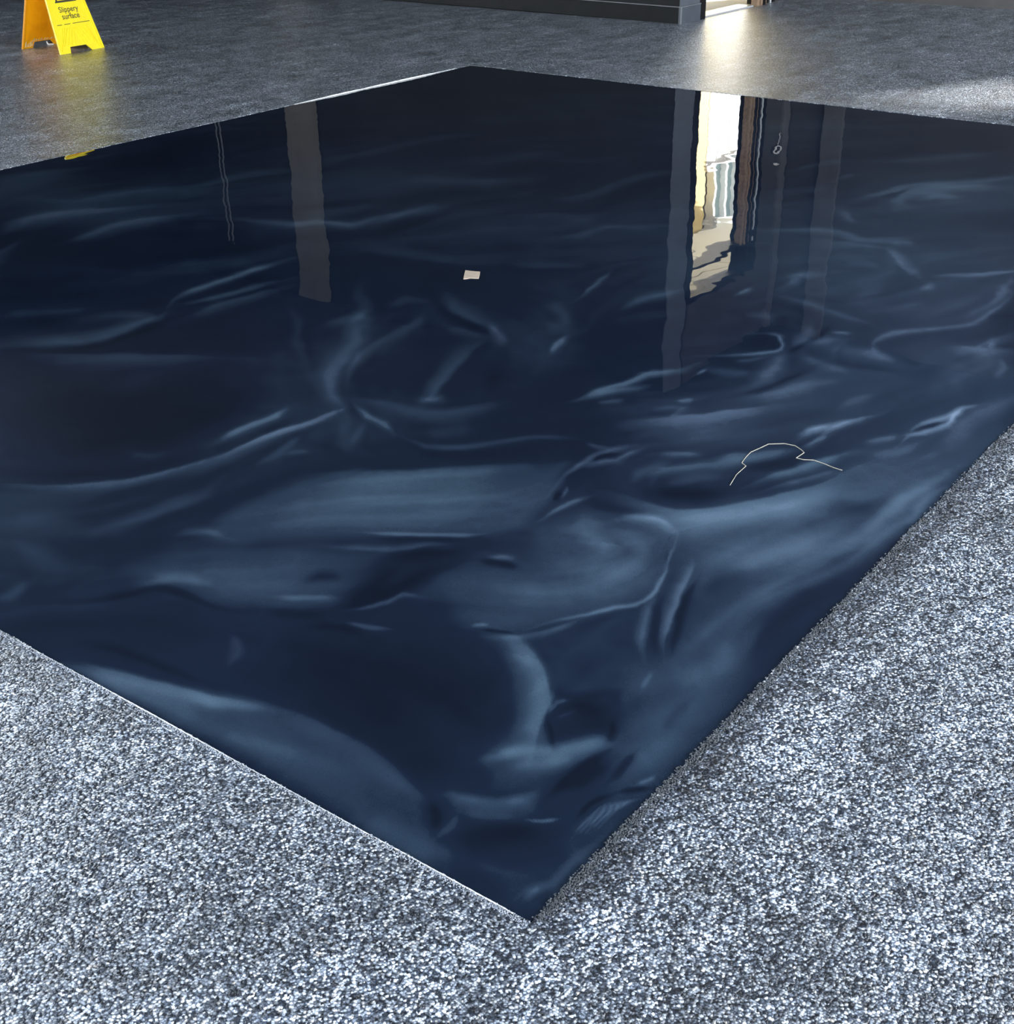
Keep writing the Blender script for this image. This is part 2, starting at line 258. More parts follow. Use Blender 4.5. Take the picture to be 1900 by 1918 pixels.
# ------------------------------------------------------------------ the pour: mica veils traced as ribbons on the floor plane
# each: (fade left, fade right, strength, tint, "x y ax ay ..."): ribbon axis in mm, across-vector in 0.1 mm per unit of fade
STROKES = [
(6,10,0.45,0.1,"2025 4390 48 84 2105 4407 51 86 2173 4405 56 85 2203 4342 59 81 2220 4268 59 79 2238 4217 59 80 2269 4179 57 81 2336 4160 57 82 2419 4142 59 83 2504 4104 62 82 2585 4054 64 81 2644 3983 65 80 2709 3924 65 80 2810 3915 64 82 2922 3917 67 83 3024 3903 70 83 3115 3878 74 83 3172 3830 76 82 3230 3784 76 82 3323 3776 75 83 3441 3773 78 84 3591 3752 83 85 3758 3726 87 86"),
(5,12,0.5,0.3,"1751 3979 25 63 1796 4018 28 66 1845 4055 34 71 1905 4089 40 75 1969 4111 46 78 2030 4108 50 78 2090 4087 52 78 2148 4052 54 77 2213 4001 55 77 2299 3932 57 76 2389 3853 59 75 2470 3769 60 73 2550 3682 62 72"),
(4,12,0.5,0.3,"1806 3655 38 66 1867 3674 39 67 1938 3692 42 69 2039 3713 45 70 2142 3722 49 71 2216 3700 53 71 2284 3663 54 71 2363 3624 56 71 2444 3581 57 70"),
(6,12,0.4,0.4,"1581 3724 38 66 1587 3724 35 66 1602 3731 28 63 1649 3764 28 63 1706 3801 32 66 1753 3822 36 69 1799 3840 38 70"),
(5,7,0.55,0.4,"2386 3469 57 66 2440 3394 58 65 2486 3321 59 63 2507 3255 60 60 2521 3195 60 59 2543 3140 59 60 2570 3095 58 61 2611 3072 58 61 2652 3048 60 60 2676 2995 62 57 2694 2942 62 56 2699 2908 61 56 2723 2884 58 59 2812 2868 58 60 2918 2853 60 61 3002 2834 63 61 3084 2813 65 61"),
(8,14,0.3,0.2,"2264 4747 56 95 2358 4758 59 96 2447 4758 63 97 2512 4722 66 96 2569 4673 67 95"),
(5,7,0.85,0.2,"1484 2637 14 39 1557 2690 17 41 1629 2735 24 46 1693 2756 31 49 1754 2765 35 50 1818 2767 37 51 1883 2764 38 51 1953 2764 39 52 2018 2763 40 52 2063 2761 42 52 2103 2758 43 53 2147 2754 43 53 2191 2750 44 53"),
(5,9,0.9,0.2,"1598 2678 36 47 1658 2654 36 47 1722 2632 36 48 1801 2623 37 48 1880 2615 38 49 1938 2601 40 49 1991 2585 41 49"),
(4,14,0.55,0.2,"1537 2552 30 45 1594 2556 31 46 1655 2557 33 46 1729 2550 35 46 1808 2539 37 47 1881 2524 38 47 1954 2508 40 47"),
(4,4,-0.35,0.4,"1567 2634 34 46 1632 2620 35 47 1698 2606 36 47 1770 2590 37 47 1841 2575 38 47 1907 2562 39 48 1970 2550 40 48"),
(16,8,0.6,0.2,"979 2823 27 44 1021 2794 28 44 1067 2757 29 43 1127 2694 30 43 1187 2637 30 43 1235 2621 28 44 1284 2622 27 44 1342 2625 27 45 1402 2632 28 45 1455 2638 29 46 1506 2644 30 46"),
(8,12,0.4,0.2,"1227 2884 31 48 1279 2857 32 47 1331 2829 33 47 1384 2796 34 47 1427 2757 36 45 1445 2700 37 42 1455 2650 36 43 1476 2637 33 46 1499 2636 31 46"),
(7,10,0.35,0.4,"1153 3084 29 51 1195 3075 30 51 1240 3056 33 50 1289 3000 34 49 1341 2940 34 49 1393 2906 34 49 1445 2879 34 49"),
(6,6,-0.4,0.4,"1005 2745 29 42 1063 2666 29 41 1123 2602 29 42 1191 2575 28 43 1266 2568 27 43 1349 2570 28 44 1428 2578 28 45 1483 2584 29 45 1530 2590 29 46"),
(3,20,0.5,0.4,"940 2764 28 42 995 2696 28 41 1045 2630 29 40 1074 2578 30 39 1102 2524 30 39 1151 2459 30 39 1204 2387 31 38 1250 2313 31 36 1294 2236 32 35 1336 2157 32 34 1377 2077 32 33"),
(10,14,0.3,0.4,"970 2262 25 36 1006 2242 25 36 1044 2229 23 37 1087 2238 19 37 1132 2255 18 37"),
(25,25,0.18,0.5,"1480 3370 34 59 1575 3375 37 60 1654 3349 42 57 1667 3224 43 50 1674 3088 42 51 1735 3012 42 53 1810 2949 42 52"),
(10,14,0.3,0.1,"1841 3078 43 55 1888 3045 44 55 1938 3008 45 54 1996 2952 46 54 2060 2904 45 54 2137 2893 44 55 2220 2895 44 56"),
(8,10,0.2,0.3,"1475 3265 38 55 1540 3182 39 54 1608 3096 40 53 1686 2999 41 52 1767 2898 42 50"),
(6,9,0.9,0.3,"888 1695 17 29 937 1697 18 29 989 1698 19 29 1053 1695 20 30 1113 1692 20 30 1144 1697 18 30 1165 1703 16 30"),
(3,14,0.7,0.4,"402 1959 19 25 409 1940 19 25 424 1913 18 26 459 1859 18 26 504 1801 18 26 551 1753 18 26 603 1713 18 26 664 1680 18 27 729 1654 18 27 789 1634 18 27 852 1619 18 27 927 1612 19 28 1002 1607 20 28 1066 1597 21 28 1120 1586 22 28 1162 1573 24 28 1198 1559 24 28"),
(4,7,0.85,0.7,"852 1619 18 27 928 1613 19 28 1002 1607 20 28 1064 1596 21 28 1120 1586 21 29 1178 1585 21 29 1225 1585 22 29 1246 1583 23 29 1257 1580 24 29"),
(10,10,-0.3,0.4,"429 1999 18 27 476 1930 19 27 526 1864 19 27 582 1804 19 27 642 1754 19 27 709 1723 18 28 776 1703 19 28 838 1687 19 28 899 1674 20 28"),
(5,8,0.35,0.4,"663 1789 6 25 696 1810 9 27 724 1822 18 29 732 1802 22 25 740 1776 21 27 773 1763 19 29 814 1753 19 29"),
(12,12,0.5,0.4,"326 1628 16 23 359 1585 16 22 394 1549 15 23 435 1532 14 24 479 1522 14 24 530 1516 14 24 579 1511 15 25 615 1500 16 25 651 1493 14 25 698 1504 11 25 751 1521 11 25"),
(20,30,0.3,0.4,"268 1758 14 25 300 1742 15 25 329 1718 16 23 349 1674 17 21 365 1622 18 20"),
(20,20,0.25,0.4,"229 1657 17 17 231 1609 17 16 235 1563 16 17 241 1522 16 17 249 1483 16 17"),
(8,6,0.45,0.3,"482 1395 17 21 512 1365 17 21 537 1333 18 19 547 1295 19 16 551 1255 19 15"),
(12,10,0.35,0.2,"290 1274 12 20 313 1264 13 20 335 1250 14 19 355 1230 15 18 371 1201 16 16 381 1157 17 14 390 1109 17 14"),
(8,5,-0.4,0.4,"119 1372 13 19 152 1337 13 19 184 1304 13 19 216 1281 12 19 247 1262 12 20 279 1248 12 20 306 1233 14 19 319 1210 16 16 324 1177 16 13 327 1122 16 12 329 1067 16 12 336 1031 16 13 344 999 16 13"),
(10,10,0.4,0.1,"82 1480 13 19 88 1471 12 21 99 1466 9 22 128 1472 7 22 163 1481 7 22"),
(5,28,0.5,0.3,"3 1149 12 15 24 1109 12 14 44 1065 13 13 62 1005 13 12 77 943 13 11 89 886 13 11 103 834 13 11 123 789 12 12 145 747 12 12"),
(25,40,0.2,0.3,"81 855 13 9 86 785 13 8 89 717 13 7 90 647 12 7 92 580 12 7 99 520 12 7 105 462 12 6 107 401 12 5 107 340 12 5"),
(8,30,0.42,0.4,"141 714 12 11 151 688 13 10 160 661 13 9 164 630 13 8 166 598 13 7 165 563 13 6 164 529 13 5 162 501 13 5 160 474 12 4 155 441 12 3 149 407 12 2 137 372 11 1 127 339 11 2 122 311 12 3 120 285 12 4"),
(14,12,0.35,0.2,"80 900 13 11 89 856 13 10 99 815 12 11 115 781 12 12 132 748 12 11 146 712 12 11 159 676 13 10"),
(14,8,0.22,1,"181 876 5 16 208 882 5 16 233 890 1 15 251 905 -6 9 264 924 -12 2 274 947 -14 -3 281 971 -14 -4"),
(10,8,-0.3,0.4,"55 1217 13 16 84 1158 13 15 107 1095 13 13 117 1020 14 11 121 949 14 10 125 896 13 9 128 848 13 9"),
(60,60,-0.25,0.4,"345 865 14 3 319 797 14 3 295 725 14 4 272 636 14 4 253 546 13 4 239 466 13 4 228 394 13 4 221 337 13 4 215 286 12 4"),
(60,60,-0.25,0.4,"361 760 15 10 371 664 15 9 380 577 15 8 390 504 15 8 392 440 14 5 372 387 13 0 344 339 12 -1"),
(6,10,0.35,0.3,"1745 2113 35 39 1787 2101 35 39 1826 2090 36 39 1857 2080 36 39 1885 2071 37 39"),
(18,22,0.5,0.4,"2178 2359 23 -5 2135 2312 21 -6 2083 2258 19 -8 2002 2175 15 -11 1916 2094 6 -19 1840 2037 -3 -26 1769 1988 -2 -25 1702 1936 -1 -23 1639 1890 -11 -29 1578 1863 -17 -33 1520 1841 -15 -31 1467 1814 -9 -28 1417 1780 1 -20 1369 1736 12 -10 1326 1686 20 0 1295 1637 24 6 1266 1587 24 6 1235 1537 22 4 1203 1488 22 3"),
(12,6,0.4,0.5,"2086 1977 13 -14 2027 1926 6 -19 1969 1885 -19 -34 1910 1873 -30 -37 1852 1871 -30 -37 1796 1862 -27 -36 1742 1853 -27 -36 1688 1845 -26 -35 1637 1836 -24 -34 1591 1823 -19 -33 1546 1804 -13 -30 1497 1775 -5 -25 1447 1738 5 -17 1399 1692 11 -11 1351 1643 12 -10"),
(8,8,0.3,0.5,"1983 2066 36 41 2036 2064 38 41 2081 2054 42 40 2100 2021 45 36 2111 1981 45 35"),
(8,22,0.6,0.3,"1880 1571 -25 -32 1833 1562 -24 -32 1780 1550 -21 -31 1707 1527 -17 -29 1631 1499 -14 -28 1560 1467 -11 -26 1500 1440 -12 -26 1464 1428 -16 -27 1436 1420 -17 -27"),
(6,6,0.45,0.3,"1429 1443 30 25 1444 1420 30 25 1459 1401 28 27 1477 1399 23 28 1497 1403 20 28"),
(8,16,0.35,0.5,"1325 1619 30 25 1336 1579 30 25 1346 1534 30 23 1353 1473 30 22 1362 1412 30 22 1377 1357 30 23 1401 1310 29 24 1445 1281 27 25 1498 1258 27 26 1553 1235 28 26 1611 1213 28 26"),
(6,7,0.75,0.3,"1315 1592 27 10 1287 1537 27 11 1264 1485 28 14 1254 1442 28 16 1246 1403 27 14 1229 1366 25 9 1210 1330 24 7"),
(16,16,0.3,0.5,"1255 1576 16 -5 1211 1523 15 -6 1168 1475 12 -9 1127 1437 8 -12 1091 1403 13 -7 1069 1373 18 0 1051 1345 19 2"),
(8,8,0.3,0.4,"1229 1452 -9 -25 1188 1432 -8 -24 1148 1413 -6 -22 1111 1391 -3 -21 1075 1368 -3 -20"),
(5,8,0.45,0.3,"839 1505 16 26 888 1505 17 26 936 1507 16 27 979 1516 15 27 1014 1524 15 27 1028 1527 16 27 1036 1529 16 27"),
(4,5,0.4,0.3,"948 1490 22 25 964 1480 22 25 978 1470 23 25 987 1459 24 24 994 1447 24 23"),
(5,6,0.42,0.5,"1210 1330 28 17 1205 1269 27 17 1206 1213 27 19 1225 1168 26 21 1256 1131 25 22 1295 1100 25 22 1339 1072 25 22 1381 1044 26 22 1419 1012 27 21 1448 972 28 19 1470 928 29 18 1485 880 29 17 1498 831 29 16"),
(6,8,-0.2,0.4,"1183 1322 27 17 1176 1254 27 17 1175 1193 26 18 1191 1143 26 20 1217 1100 25 20 1251 1064 25 21 1290 1032 25 21 1331 1001 25 21 1374 970 26 21"),
(10,10,0.25,0.5,"1264 1267 25 24 1294 1245 26 24 1322 1221 27 23 1344 1192 28 22 1365 1161 28 22"),
(8,12,0.5,0.9,"2084 1692 33 7 2037 1633 32 7 1994 1579 32 8 1962 1535 33 8 1933 1496 32 8"),
(18,6,0.35,0.5,"2228 2017 36 10 2170 1942 37 12 2120 1869 40 18 2087 1797 42 22 2064 1731 42 23 2047 1673 42 24 2034 1618 41 23"),
(5,9,-0.35,0.4,"2168 2000 35 10 2108 1921 36 11 2059 1850 39 17 2033 1792 41 22 2018 1740 42 24 2007 1692 41 24 1996 1646 41 22 1980 1604 39 19 1962 1563 39 18"),
(5,8,0.25,0.8,"1963 1764 41 27 1958 1715 41 27 1956 1668 41 27 1963 1629 40 28 1972 1592 40 28"),
(4,6,0.65,0.4,"2424 1569 28 34 2532 1598 29 35 2633 1625 31 36 2703 1643 33 37 2764 1658 34 37"),
(5,8,0.65,0.4,"1944 1341 9 25 1988 1361 13 26 2033 1377 24 30 2082 1381 31 31 2132 1381 32 31"),
(4,8,0.95,0.2,"1646 1096 30 24 1674 1077 30 24 1704 1060 29 25 1744 1053 27 25 1787 1047 29 25 1827 1033 30 25 1871 1019 30 25 1928 1012 30 25 1982 1000 33 25 2015 973 36 23 2047 946 35 24 2092 933 33 25 2142 925 32 25"),
(5,6,0.85,0.2,"1722 1050 30 24 1746 1038 30 24 1773 1025 31 24 1809 1004 32 24 1848 981 32 24 1890 960 32 24 1933 939 33 24"),
(3,4,0.5,0.4,"1707 1003 31 22 1725 987 31 22 1743 972 31 22 1761 960 31 23 1778 949 31 23"),
(14,14,0.22,0.4,"1853 2402 29 7 1786 2306 27 4 1715 2211 21 -3 1630 2113 17 -7 1545 2016 19 -4 1469 1917 21 -1 1401 1827 19 -3 1343 1758 16 -6 1290 1696 15 -6"),
(10,10,-0.25,0.4,"1780 2212 -2 -26 1699 2148 1 -23 1620 2079 10 -15 1536 1987 16 -7 1459 1896 18 -4 1401 1822 20 -2 1349 1754 20 -1"),
(5,6,0.28,0.3,"2597 2028 53 41 2657 1940 54 39 2713 1861 55 39 2758 1805 55 38 2800 1757 55 38"),
(5,5,0.45,0.4,"3037 2086 63 45 3072 2045 63 45 3117 2010 61 46 3194 1998 60 47 3270 1981 65 46 3304 1931 68 43 3337 1868 68 43 3411 1803 68 43 3497 1734 69 42"),
(6,8,0.25,0.3,"3465 2444 74 55 3543 2387 74 55 3648 2340 73 56 3856 2334 75 58 4079 2326 83 59 4210 2272 90 57 4315 2203 93 56"),
(6,7,0.4,0.2,"2703 2798 50 58 2797 2811 53 59 2891 2817 58 60 2977 2802 62 60 3055 2777 65 60 3115 2749 67 59 3168 2720 68 59"),
(5,6,-0.25,0.4,"2626 2699 51 56 2725 2700 53 56 2821 2696 56 57 2909 2683 59 57 2994 2666 61 58"),
(5,8,0.25,0.2,"2689 3190 61 64 2765 3136 62 64 2845 3085 63 64 2936 3043 64 64 3031 3003 66 64"),
(14,16,0.2,0.3,"2376 2669 50 52 2447 2637 52 52 2502 2587 56 48 2507 2479 56 43 2500 2363 55 41 2505 2272 54 41 2528 2200 53 43 2589 2157 52 45 2664 2125 52 45"),
(6,8,0.22,0.3,"3147 2440 66 53 3222 2381 68 52 3284 2315 70 49 3301 2225 71 46 3317 2145 70 47 3378 2114 67 50 3452 2099 67 50"),
(6,8,0.2,0.2,"3219 3237 71 70 3356 3193 75 70 3475 3131 80 68 3527 3013 81 64 3575 2890 81 64 3684 2802 81 64 3813 2723 84 63"),
(6,9,0.22,0.2,"3474 3828 82 85 3610 3773 85 86 3758 3726 87 86 3945 3708 91 88 4135 3687 97 89 4283 3625 103 88 4419 3549 106 87"),
(5,9,0.18,0.2,"3655 3351 85 75 3788 3253 88 74 3920 3159 90 74 4054 3090 93 73 4163 3007 97 70 4179 2863 97 65 4214 2719 96 65 4393 2622 97 66 4622 2535 102 66"),
(4,7,0.15,0.2,"4512 3927 113 97 4659 3813 116 95 4805 3697 120 93 4962 3587 124 92 5093 3454 128 88 5142 3267 128 82 5164 3067 127 76"),
(8,8,0.5,0.4,"2405 1372 34 33 2472 1377 37 33 2538 1376 42 33 2598 1360 45 33 2655 1339 46 33 2706 1323 47 33 2755 1308 48 33"),
(8,10,0.2,0.7,"2320 1344 41 31 2367 1326 42 31 2416 1299 44 30 2473 1244 46 29 2532 1180 47 28"),
(12,12,0.25,0.4,"2346 1692 48 27 2334 1635 47 25 2319 1582 46 23 2301 1539 42 16 2273 1505 10 -15 2216 1479 -23 -31 2166 1474 -40 -32 2160 1511 -43 -26 2168 1563 -44 -25"),
(3,4,0.95,0.4,"2204 954 40 22 2230 914 40 22 2258 877 40 22 2292 846 40 23 2327 819 41 22 2352 791 41 22 2377 771 38 24 2408 768 26 25 2442 777 -1 18 2480 797 -24 6 2511 822 -41 -8 2516 841 -46 -19 2508 860 -45 -22 2490 885 -44 -23 2467 910 -44 -24"),
(16,14,0.6,0.8,"2072 712 28 23 2134 706 28 23 2196 704 25 23 2256 713 18 23 2309 725 16 23 2348 733 17 23 2382 740 17 23"),
(12,12,0.6,0.8,"2697 804 -8 -21 2623 779 -11 -22 2554 761 -22 -25 2494 756 -30 -25 2438 757 -31 -25"),
(8,8,0.4,0.4,"2636 984 46 27 2658 969 47 26 2671 952 49 20 2653 930 41 7 2626 906 37 3"),
(5,6,-0.35,0.4,"2360 732 31 24 2402 730 31 24 2447 728 32 25 2501 727 31 25 2564 728 28 25 2645 738 26 25 2734 750 26 26"),
(3,3,1,0.5,"2043 885 29 25 2070 882 30 25 2094 879 31 25 2105 877 32 24 2112 875 33 24"),
(5,8,0.4,0.4,"2114 872 39 20 2126 843 39 20 2140 814 39 20 2159 785 38 20 2180 756 39 20"),
(3,4,0.4,0.9,"2230 838 39 22 2251 817 39 22 2275 798 39 23 2304 781 38 23 2336 765 38 23"),
(3,5,0.55,0.5,"1848 830 33 20 1900 777 33 20"),
(5,6,0.35,0.6,"1748 859 30 21 1779 838 31 21 1806 816 33 20 1821 789 34 18 1831 761 34 17"),
(3,26,0.62,0.7,"1654 790 17 22 1695 796 21 22 1737 792 29 21 1773 760 31 19 1810 720 32 19 1851 686 32 19 1894 653 32 19 1939 618 33 19 1986 582 33 19"),
(14,14,0.35,0.7,"1580 715 27 19 1637 683 28 19 1690 648 29 18 1733 605 30 17 1772 563 30 17 1816 528 30 18 1862 496 30 17"),
(8,16,0.4,0.6,"1959 687 32 20 2012 655 33 20 2064 626 33 20 2115 605 33 21 2163 584 35 20 2206 551 37 19 2248 513 37 18"),
(5,6,-0.35,0.4,"1986 709 32 21 2039 684 33 21 2094 661 32 21 2154 646 32 22 2214 634 32 22 2263 622 34 22 2309 610 34 22"),
(5,7,0.75,0.7,"1154 789 11 19 1216 801 12 20 1279 812 13 20 1340 820 16 21 1395 822 19 21 1432 815 23 21 1460 804 24 20 1483 795 25 20 1502 785 26 20 1521 770 27 19 1540 754 28 19"),
(4,7,0.65,0.7,"1269 805 18 20 1328 802 19 21 1379 795 23 20 1403 776 26 18 1421 757 24 20 1454 754 19 21 1487 754 21 21 1513 748 24 20 1538 740 24 20"),
(3,4,-0.6,0.4,"1371 806 19 21 1399 805 20 21 1426 801 24 20 1443 788 26 19 1458 772 27 18"),
(4,4,-0.4,0.4,"1225 805 17 20 1264 804 18 20 1302 801 19 20 1334 798 20 21 1364 794 20 21"),
(4,5,0.5,0.7,"1474 882 29 11 1466 861 29 11 1462 840 29 15 1468 822 29 17 1476 804 28 17"),
(4,5,0.65,0.4,"1004 731 14 18 1062 728 15 19 1114 725 16 19 1143 721 18 19 1164 716 19 18 1189 706 21 18 1214 694 21 18"),
(4,6,-0.6,0.4,"1135 757 3 16 1151 764 4 17 1167 770 6 18 1182 774 9 19 1197 778 10 19"),
(3,3,0.6,0.6,"1157 750 9 19 1181 756 9 19 1202 762 2 16 1212 769 -13 6 1219 777 -18 2"),
(4,8,0.6,0.4,"1512 697 27 18 1541 666 28 17 1566 637 28 17 1577 619 29 15 1582 603 29 15"),
(6,12,0.75,0.1,"1354 608 2 16 1391 623 6 17 1427 630 19 19 1460 617 25 18 1491 594 26 17 1521 572 26 17 1551 548 26 17 1582 527 27 17 1613 504 27 16 1645 478 28 16 1678 452 28 16 1714 429 28 16 1750 407 28 16"),
(4,7,0.6,0.2,"1559 575 26 17 1600 547 27 17 1639 518 28 16 1674 483 29 16 1707 451 29 16 1736 428 28 16 1764 410 28 16"),
(8,9,0.4,0.3,"1339 650 2 16 1364 660 6 18 1390 666 17 20 1420 660 22 19 1451 650 22 19 1481 645 21 20 1511 642 21 20"),
(10,10,0.35,0.7,"1371 575 22 18 1410 561 23 18 1448 543 25 17 1479 516 26 16 1508 485 26 15"),
(5,8,0.75,0.5,"1780 433 19 19 1834 432 21 19 1884 429 25 19 1918 418 29 18 1945 404 31 17 1969 389 31 17 1992 374 31 17 2022 362 30 18 2053 352 30 18"),
(4,6,0.85,0.5,"1765 402 21 18 1801 400 22 18 1836 396 25 18 1865 387 27 17 1892 376 28 17"),
(5,12,0.8,0.1,"1488 421 22 17 1537 406 23 17 1588 388 24 17 1646 365 25 16 1698 342 26 16 1728 329 26 16 1754 317 27 16 1790 300 27 16 1828 280 28 16"),
(4,6,0.5,0.5,"1487 372 23 16 1561 340 24 16 1630 310 25 16 1675 286 26 15 1714 265 26 15"),
(8,10,-0.35,0.4,"1595 470 28 15 1612 450 28 15 1632 428 28 15 1663 400 28 15 1697 370 28 15"),
(4,34,0.6,0.2,"1264 635 25 11 1264 598 25 11 1264 562 25 11 1264 524 25 11 1268 490 25 12 1279 469 24 14 1295 452 23 14 1317 432 23 15 1345 411 23 15 1380 386 23 15 1428 357 23 15 1497 320 23 15 1575 284 23 16 1644 266 22 16 1716 246 25 15 1795 204 27 15 1877 155 28 14"),
(12,14,-0.5,0.4,"1326 587 25 14 1345 547 25 14 1364 510 25 14 1383 482 25 14 1402 457 25 14"),
(10,8,-0.25,0.4,"1172 681 24 13 1178 639 24 13 1187 599 24 13 1203 564 24 14 1222 531 24 14"),
(40,40,0.25,0.2,"1161 401 16 16 1208 392 17 16 1257 377 20 15 1312 346 21 14 1370 310 22 14 1427 275 23 14 1486 241 23 14 1548 213 23 14 1612 187 23 14"),
(20,30,0.3,0.4,"1066 326 17 14 1133 295 18 14 1199 263 19 13 1258 226 21 13 1314 187 21 13 1373 148 22 13 1433 109 22 12"),
(14,14,-0.35,0.4,"1474 234 25 12 1496 210 25 12 1516 186 26 11 1526 158 26 10 1540 133 25 12 1569 116 23 13 1604 101 23 14"),
(14,18,0.45,0.3,"1144 169 17 13 1220 143 17 13 1294 118 18 13 1358 97 18 13 1421 82 16 14 1485 79 14 14 1556 77 16 15 1644 67 18 15 1736 53 20 15 1823 40 21 15 1910 27 22 15"),
(12,14,0.45,0.4,"1165 89 15 13 1227 73 16 13 1295 59 15 13 1382 49 15 14 1466 40 17 14 1517 27 19 13 1561 16 15 14 1624 18 12 14 1692 20 16 15 1757 10 21 14 1821 -5 22 14"),
(8,10,-0.25,0.4,"1034 139 13 13 1099 127 14 13 1161 114 16 13 1207 97 17 13 1256 82 16 13 1327 69 15 14 1407 58 16 14"),
(4,5,0.85,0.4,"1170 427 2 -13 1138 413 1 -13 1107 400 -1 -14 1074 390 -3 -14 1041 381 -2 -14 1002 366 -1 -13 964 353 -3 -14 930 344 -6 -14 900 341 -9 -15 875 341 -12 -14 853 347 -15 -13 835 361 -17 -12 815 378 -16 -13 787 391 -15 -14 757 406 -15 -13 729 428 -16 -13 700 449 -15 -13 668 466 -14 -14 636 480 -13 -14"),
(3,3,-0.4,0.4,"1095 408 4 -12 1061 392 3 -12 1028 377 0 -13 998 368 -4 -14 969 361 -4 -14"),
(8,12,0.6,0.3,"958 358 1 -12 908 337 1 -12 863 318 2 -12 830 303 3 -11 801 289 4 -10 771 273 5 -10 742 257 6 -9 716 240 8 -8 692 222 8 -7"),
(4,14,0.7,0.6,"1086 337 0 -13 1069 331 -1 -13 1045 323 -2 -14 1000 310 -2 -13 951 296 -1 -13 908 280 1 -12 869 264 0 -12 836 253 0 -12 808 242 2 -11 787 233 4 -10 767 222 7 -9 742 206 8 -8 717 188 8 -7"),
(10,5,-0.5,0.4,"1042 299 -5 -14 993 289 -5 -14 948 278 -3 -13 911 267 0 -12 875 253 2 -11 828 231 4 -10 783 209 4 -10 754 194 5 -9 730 180 5 -9"),
(7,7,-0.3,0.4,"927 325 3 -11 887 307 3 -11 849 289 4 -11 812 270 5 -10 777 251 6 -9 745 230 7 -8 713 209 7 -8"),
(6,10,0.5,0.3,"1130 590 19 17 1158 578 20 16 1182 563 22 15 1196 541 24 13 1203 516 24 11 1200 493 24 8 1193 471 23 5 1183 450 22 4 1171 431 21 3"),
(18,18,0.3,0.2,"1042 655 22 12 1047 627 22 12 1050 600 22 10 1043 568 22 6 1029 542 11 -7 1003 535 -9 -16 974 535 -12 -17"),
(16,16,0.25,0.3,"1086 549 23 10 1087 527 23 10 1086 506 22 8 1078 485 21 5 1068 466 21 4"),
(22,22,0.25,0.2,"882 502 18 14 913 479 18 14 943 457 18 14 970 439 18 14 997 422 18 14"),
(10,10,0.25,0.2,"1104 591 -23 -9 1107 615 -23 -11 1104 636 -22 -15 1084 646 -18 -17 1060 652 -17 -18"),
(18,22,0.4,0.4,"724 172 8 13 791 172 8 13 859 171 10 13 930 165 11 13 995 157 12 13 1038 149 14 13 1084 137 15 13 1165 113 16 13 1251 88 17 13 1316 72 17 13 1376 58 17 13"),
(22,22,-0.35,0.4,"802 55 4 12 879 66 5 12 957 73 8 13 1030 71 11 13 1103 62 13 13 1178 48 15 13 1255 31 16 13"),
(16,16,-0.3,0.4,"969 248 9 14 1004 249 11 14 1042 246 15 14 1085 227 17 13 1130 204 18 13"),
(30,30,0.35,0.4,"639 129 10 12 689 117 10 12 743 106 10 12 804 98 10 12 869 91 10 12"),
(5,34,0.6,0.2,"607 486 16 4 600 464 16 4 592 441 15 2 580 417 14 0 565 393 13 -1 547 369 12 -3 525 345 10 -5 498 318 8 -6 467 294 4 -9 434 280 0 -11 397 266 2 -10 357 245 3 -9 316 222 3 -9"),
(30,35,0.12,0.2,"782 721 19 13 803 654 19 13 830 594 19 13 871 550 18 14 918 511 18 14"),
(30,30,0.1,0.2,"665 615 16 14 708 576 16 14 749 535 17 13 787 491 17 13 824 449 17 13 865 419 17 13 906 392 17 13"),
(10,10,-0.3,0.4,"502 319 15 5 499 287 15 6 503 258 14 9 535 234 13 10 559 210 15 5 535 183 9 -6 497 156 7 -7"),
(5,8,-0.45,0.4,"425 269 9 -5 407 251 9 -5 391 234 9 -5 376 221 8 -6 363 208 8 -6"),
(8,7,-0.45,0.4,"499 166 4 -9 477 154 3 -9 456 144 1 -10 441 141 -3 -11 428 140 -4 -11"),
(16,16,-0.25,0.4,"464 256 12 11 482 243 13 10 495 228 15 7 492 208 15 3 485 186 14 2"),
(4,4,0.5,0.4,"436 272 2 12 455 277 3 12 471 280 7 12 482 275 12 11 492 269 12 11"),
(3,4,0.35,0.6,"433 258 12 11 441 252 11 11 451 246 11 11 464 241 10 12 479 236 10 12"),
(14,20,0.7,0.2,"255 294 10 11 280 279 10 11 306 261 11 10 329 235 12 9 355 206 11 10 392 180 11 10 424 155 12 9 431 135 14 6 430 116 14 4"),
(12,16,0.45,0.2,"259 250 11 9 286 223 11 9 313 196 11 9 339 174 11 10 366 153 11 9"),
(9,12,-0.75,0.4,"234 139 4 11 286 139 5 11 338 137 6 11 385 130 7 11 430 121 8 11"),
(12,12,-0.4,0.4,"268 120 6 11 302 115 6 11 335 110 6 11 364 107 6 11 393 104 6 11"),
(7,8,-0.55,0.4,"334 78 4 11 367 78 4 11 398 79 5 11 423 80 4 11 446 81 5 11"),
(26,30,0.2,0.3,"577 186 10 12 617 178 11 12 657 164 13 11 693 133 15 10 727 97 15 9"),
(30,30,0.22,0.2,"491 137 11 10 524 120 11 10 555 103 12 10 581 83 13 9 604 63 13 9"),
(24,24,0.22,0.2,"386 77 8 10 421 66 9 10 456 54 9 10 489 41 10 10 522 27 10 10"),
(10,12,-0.25,0.4,"501 70 3 11 537 75 4 11 573 79 5 11 604 80 6 12 633 79 7 12"),
(6,6,0.3,0.3,"589 170 1 11 616 178 1 11 642 184 3 12 659 186 7 12 674 186 8 13"),
(8,18,0.5,0.3,"149 305 12 6 153 280 12 6 159 255 11 7 173 226 11 8 189 200 11 8 202 186 10 9 215 178 9 10 228 172 8 10 242 167 8 10"),
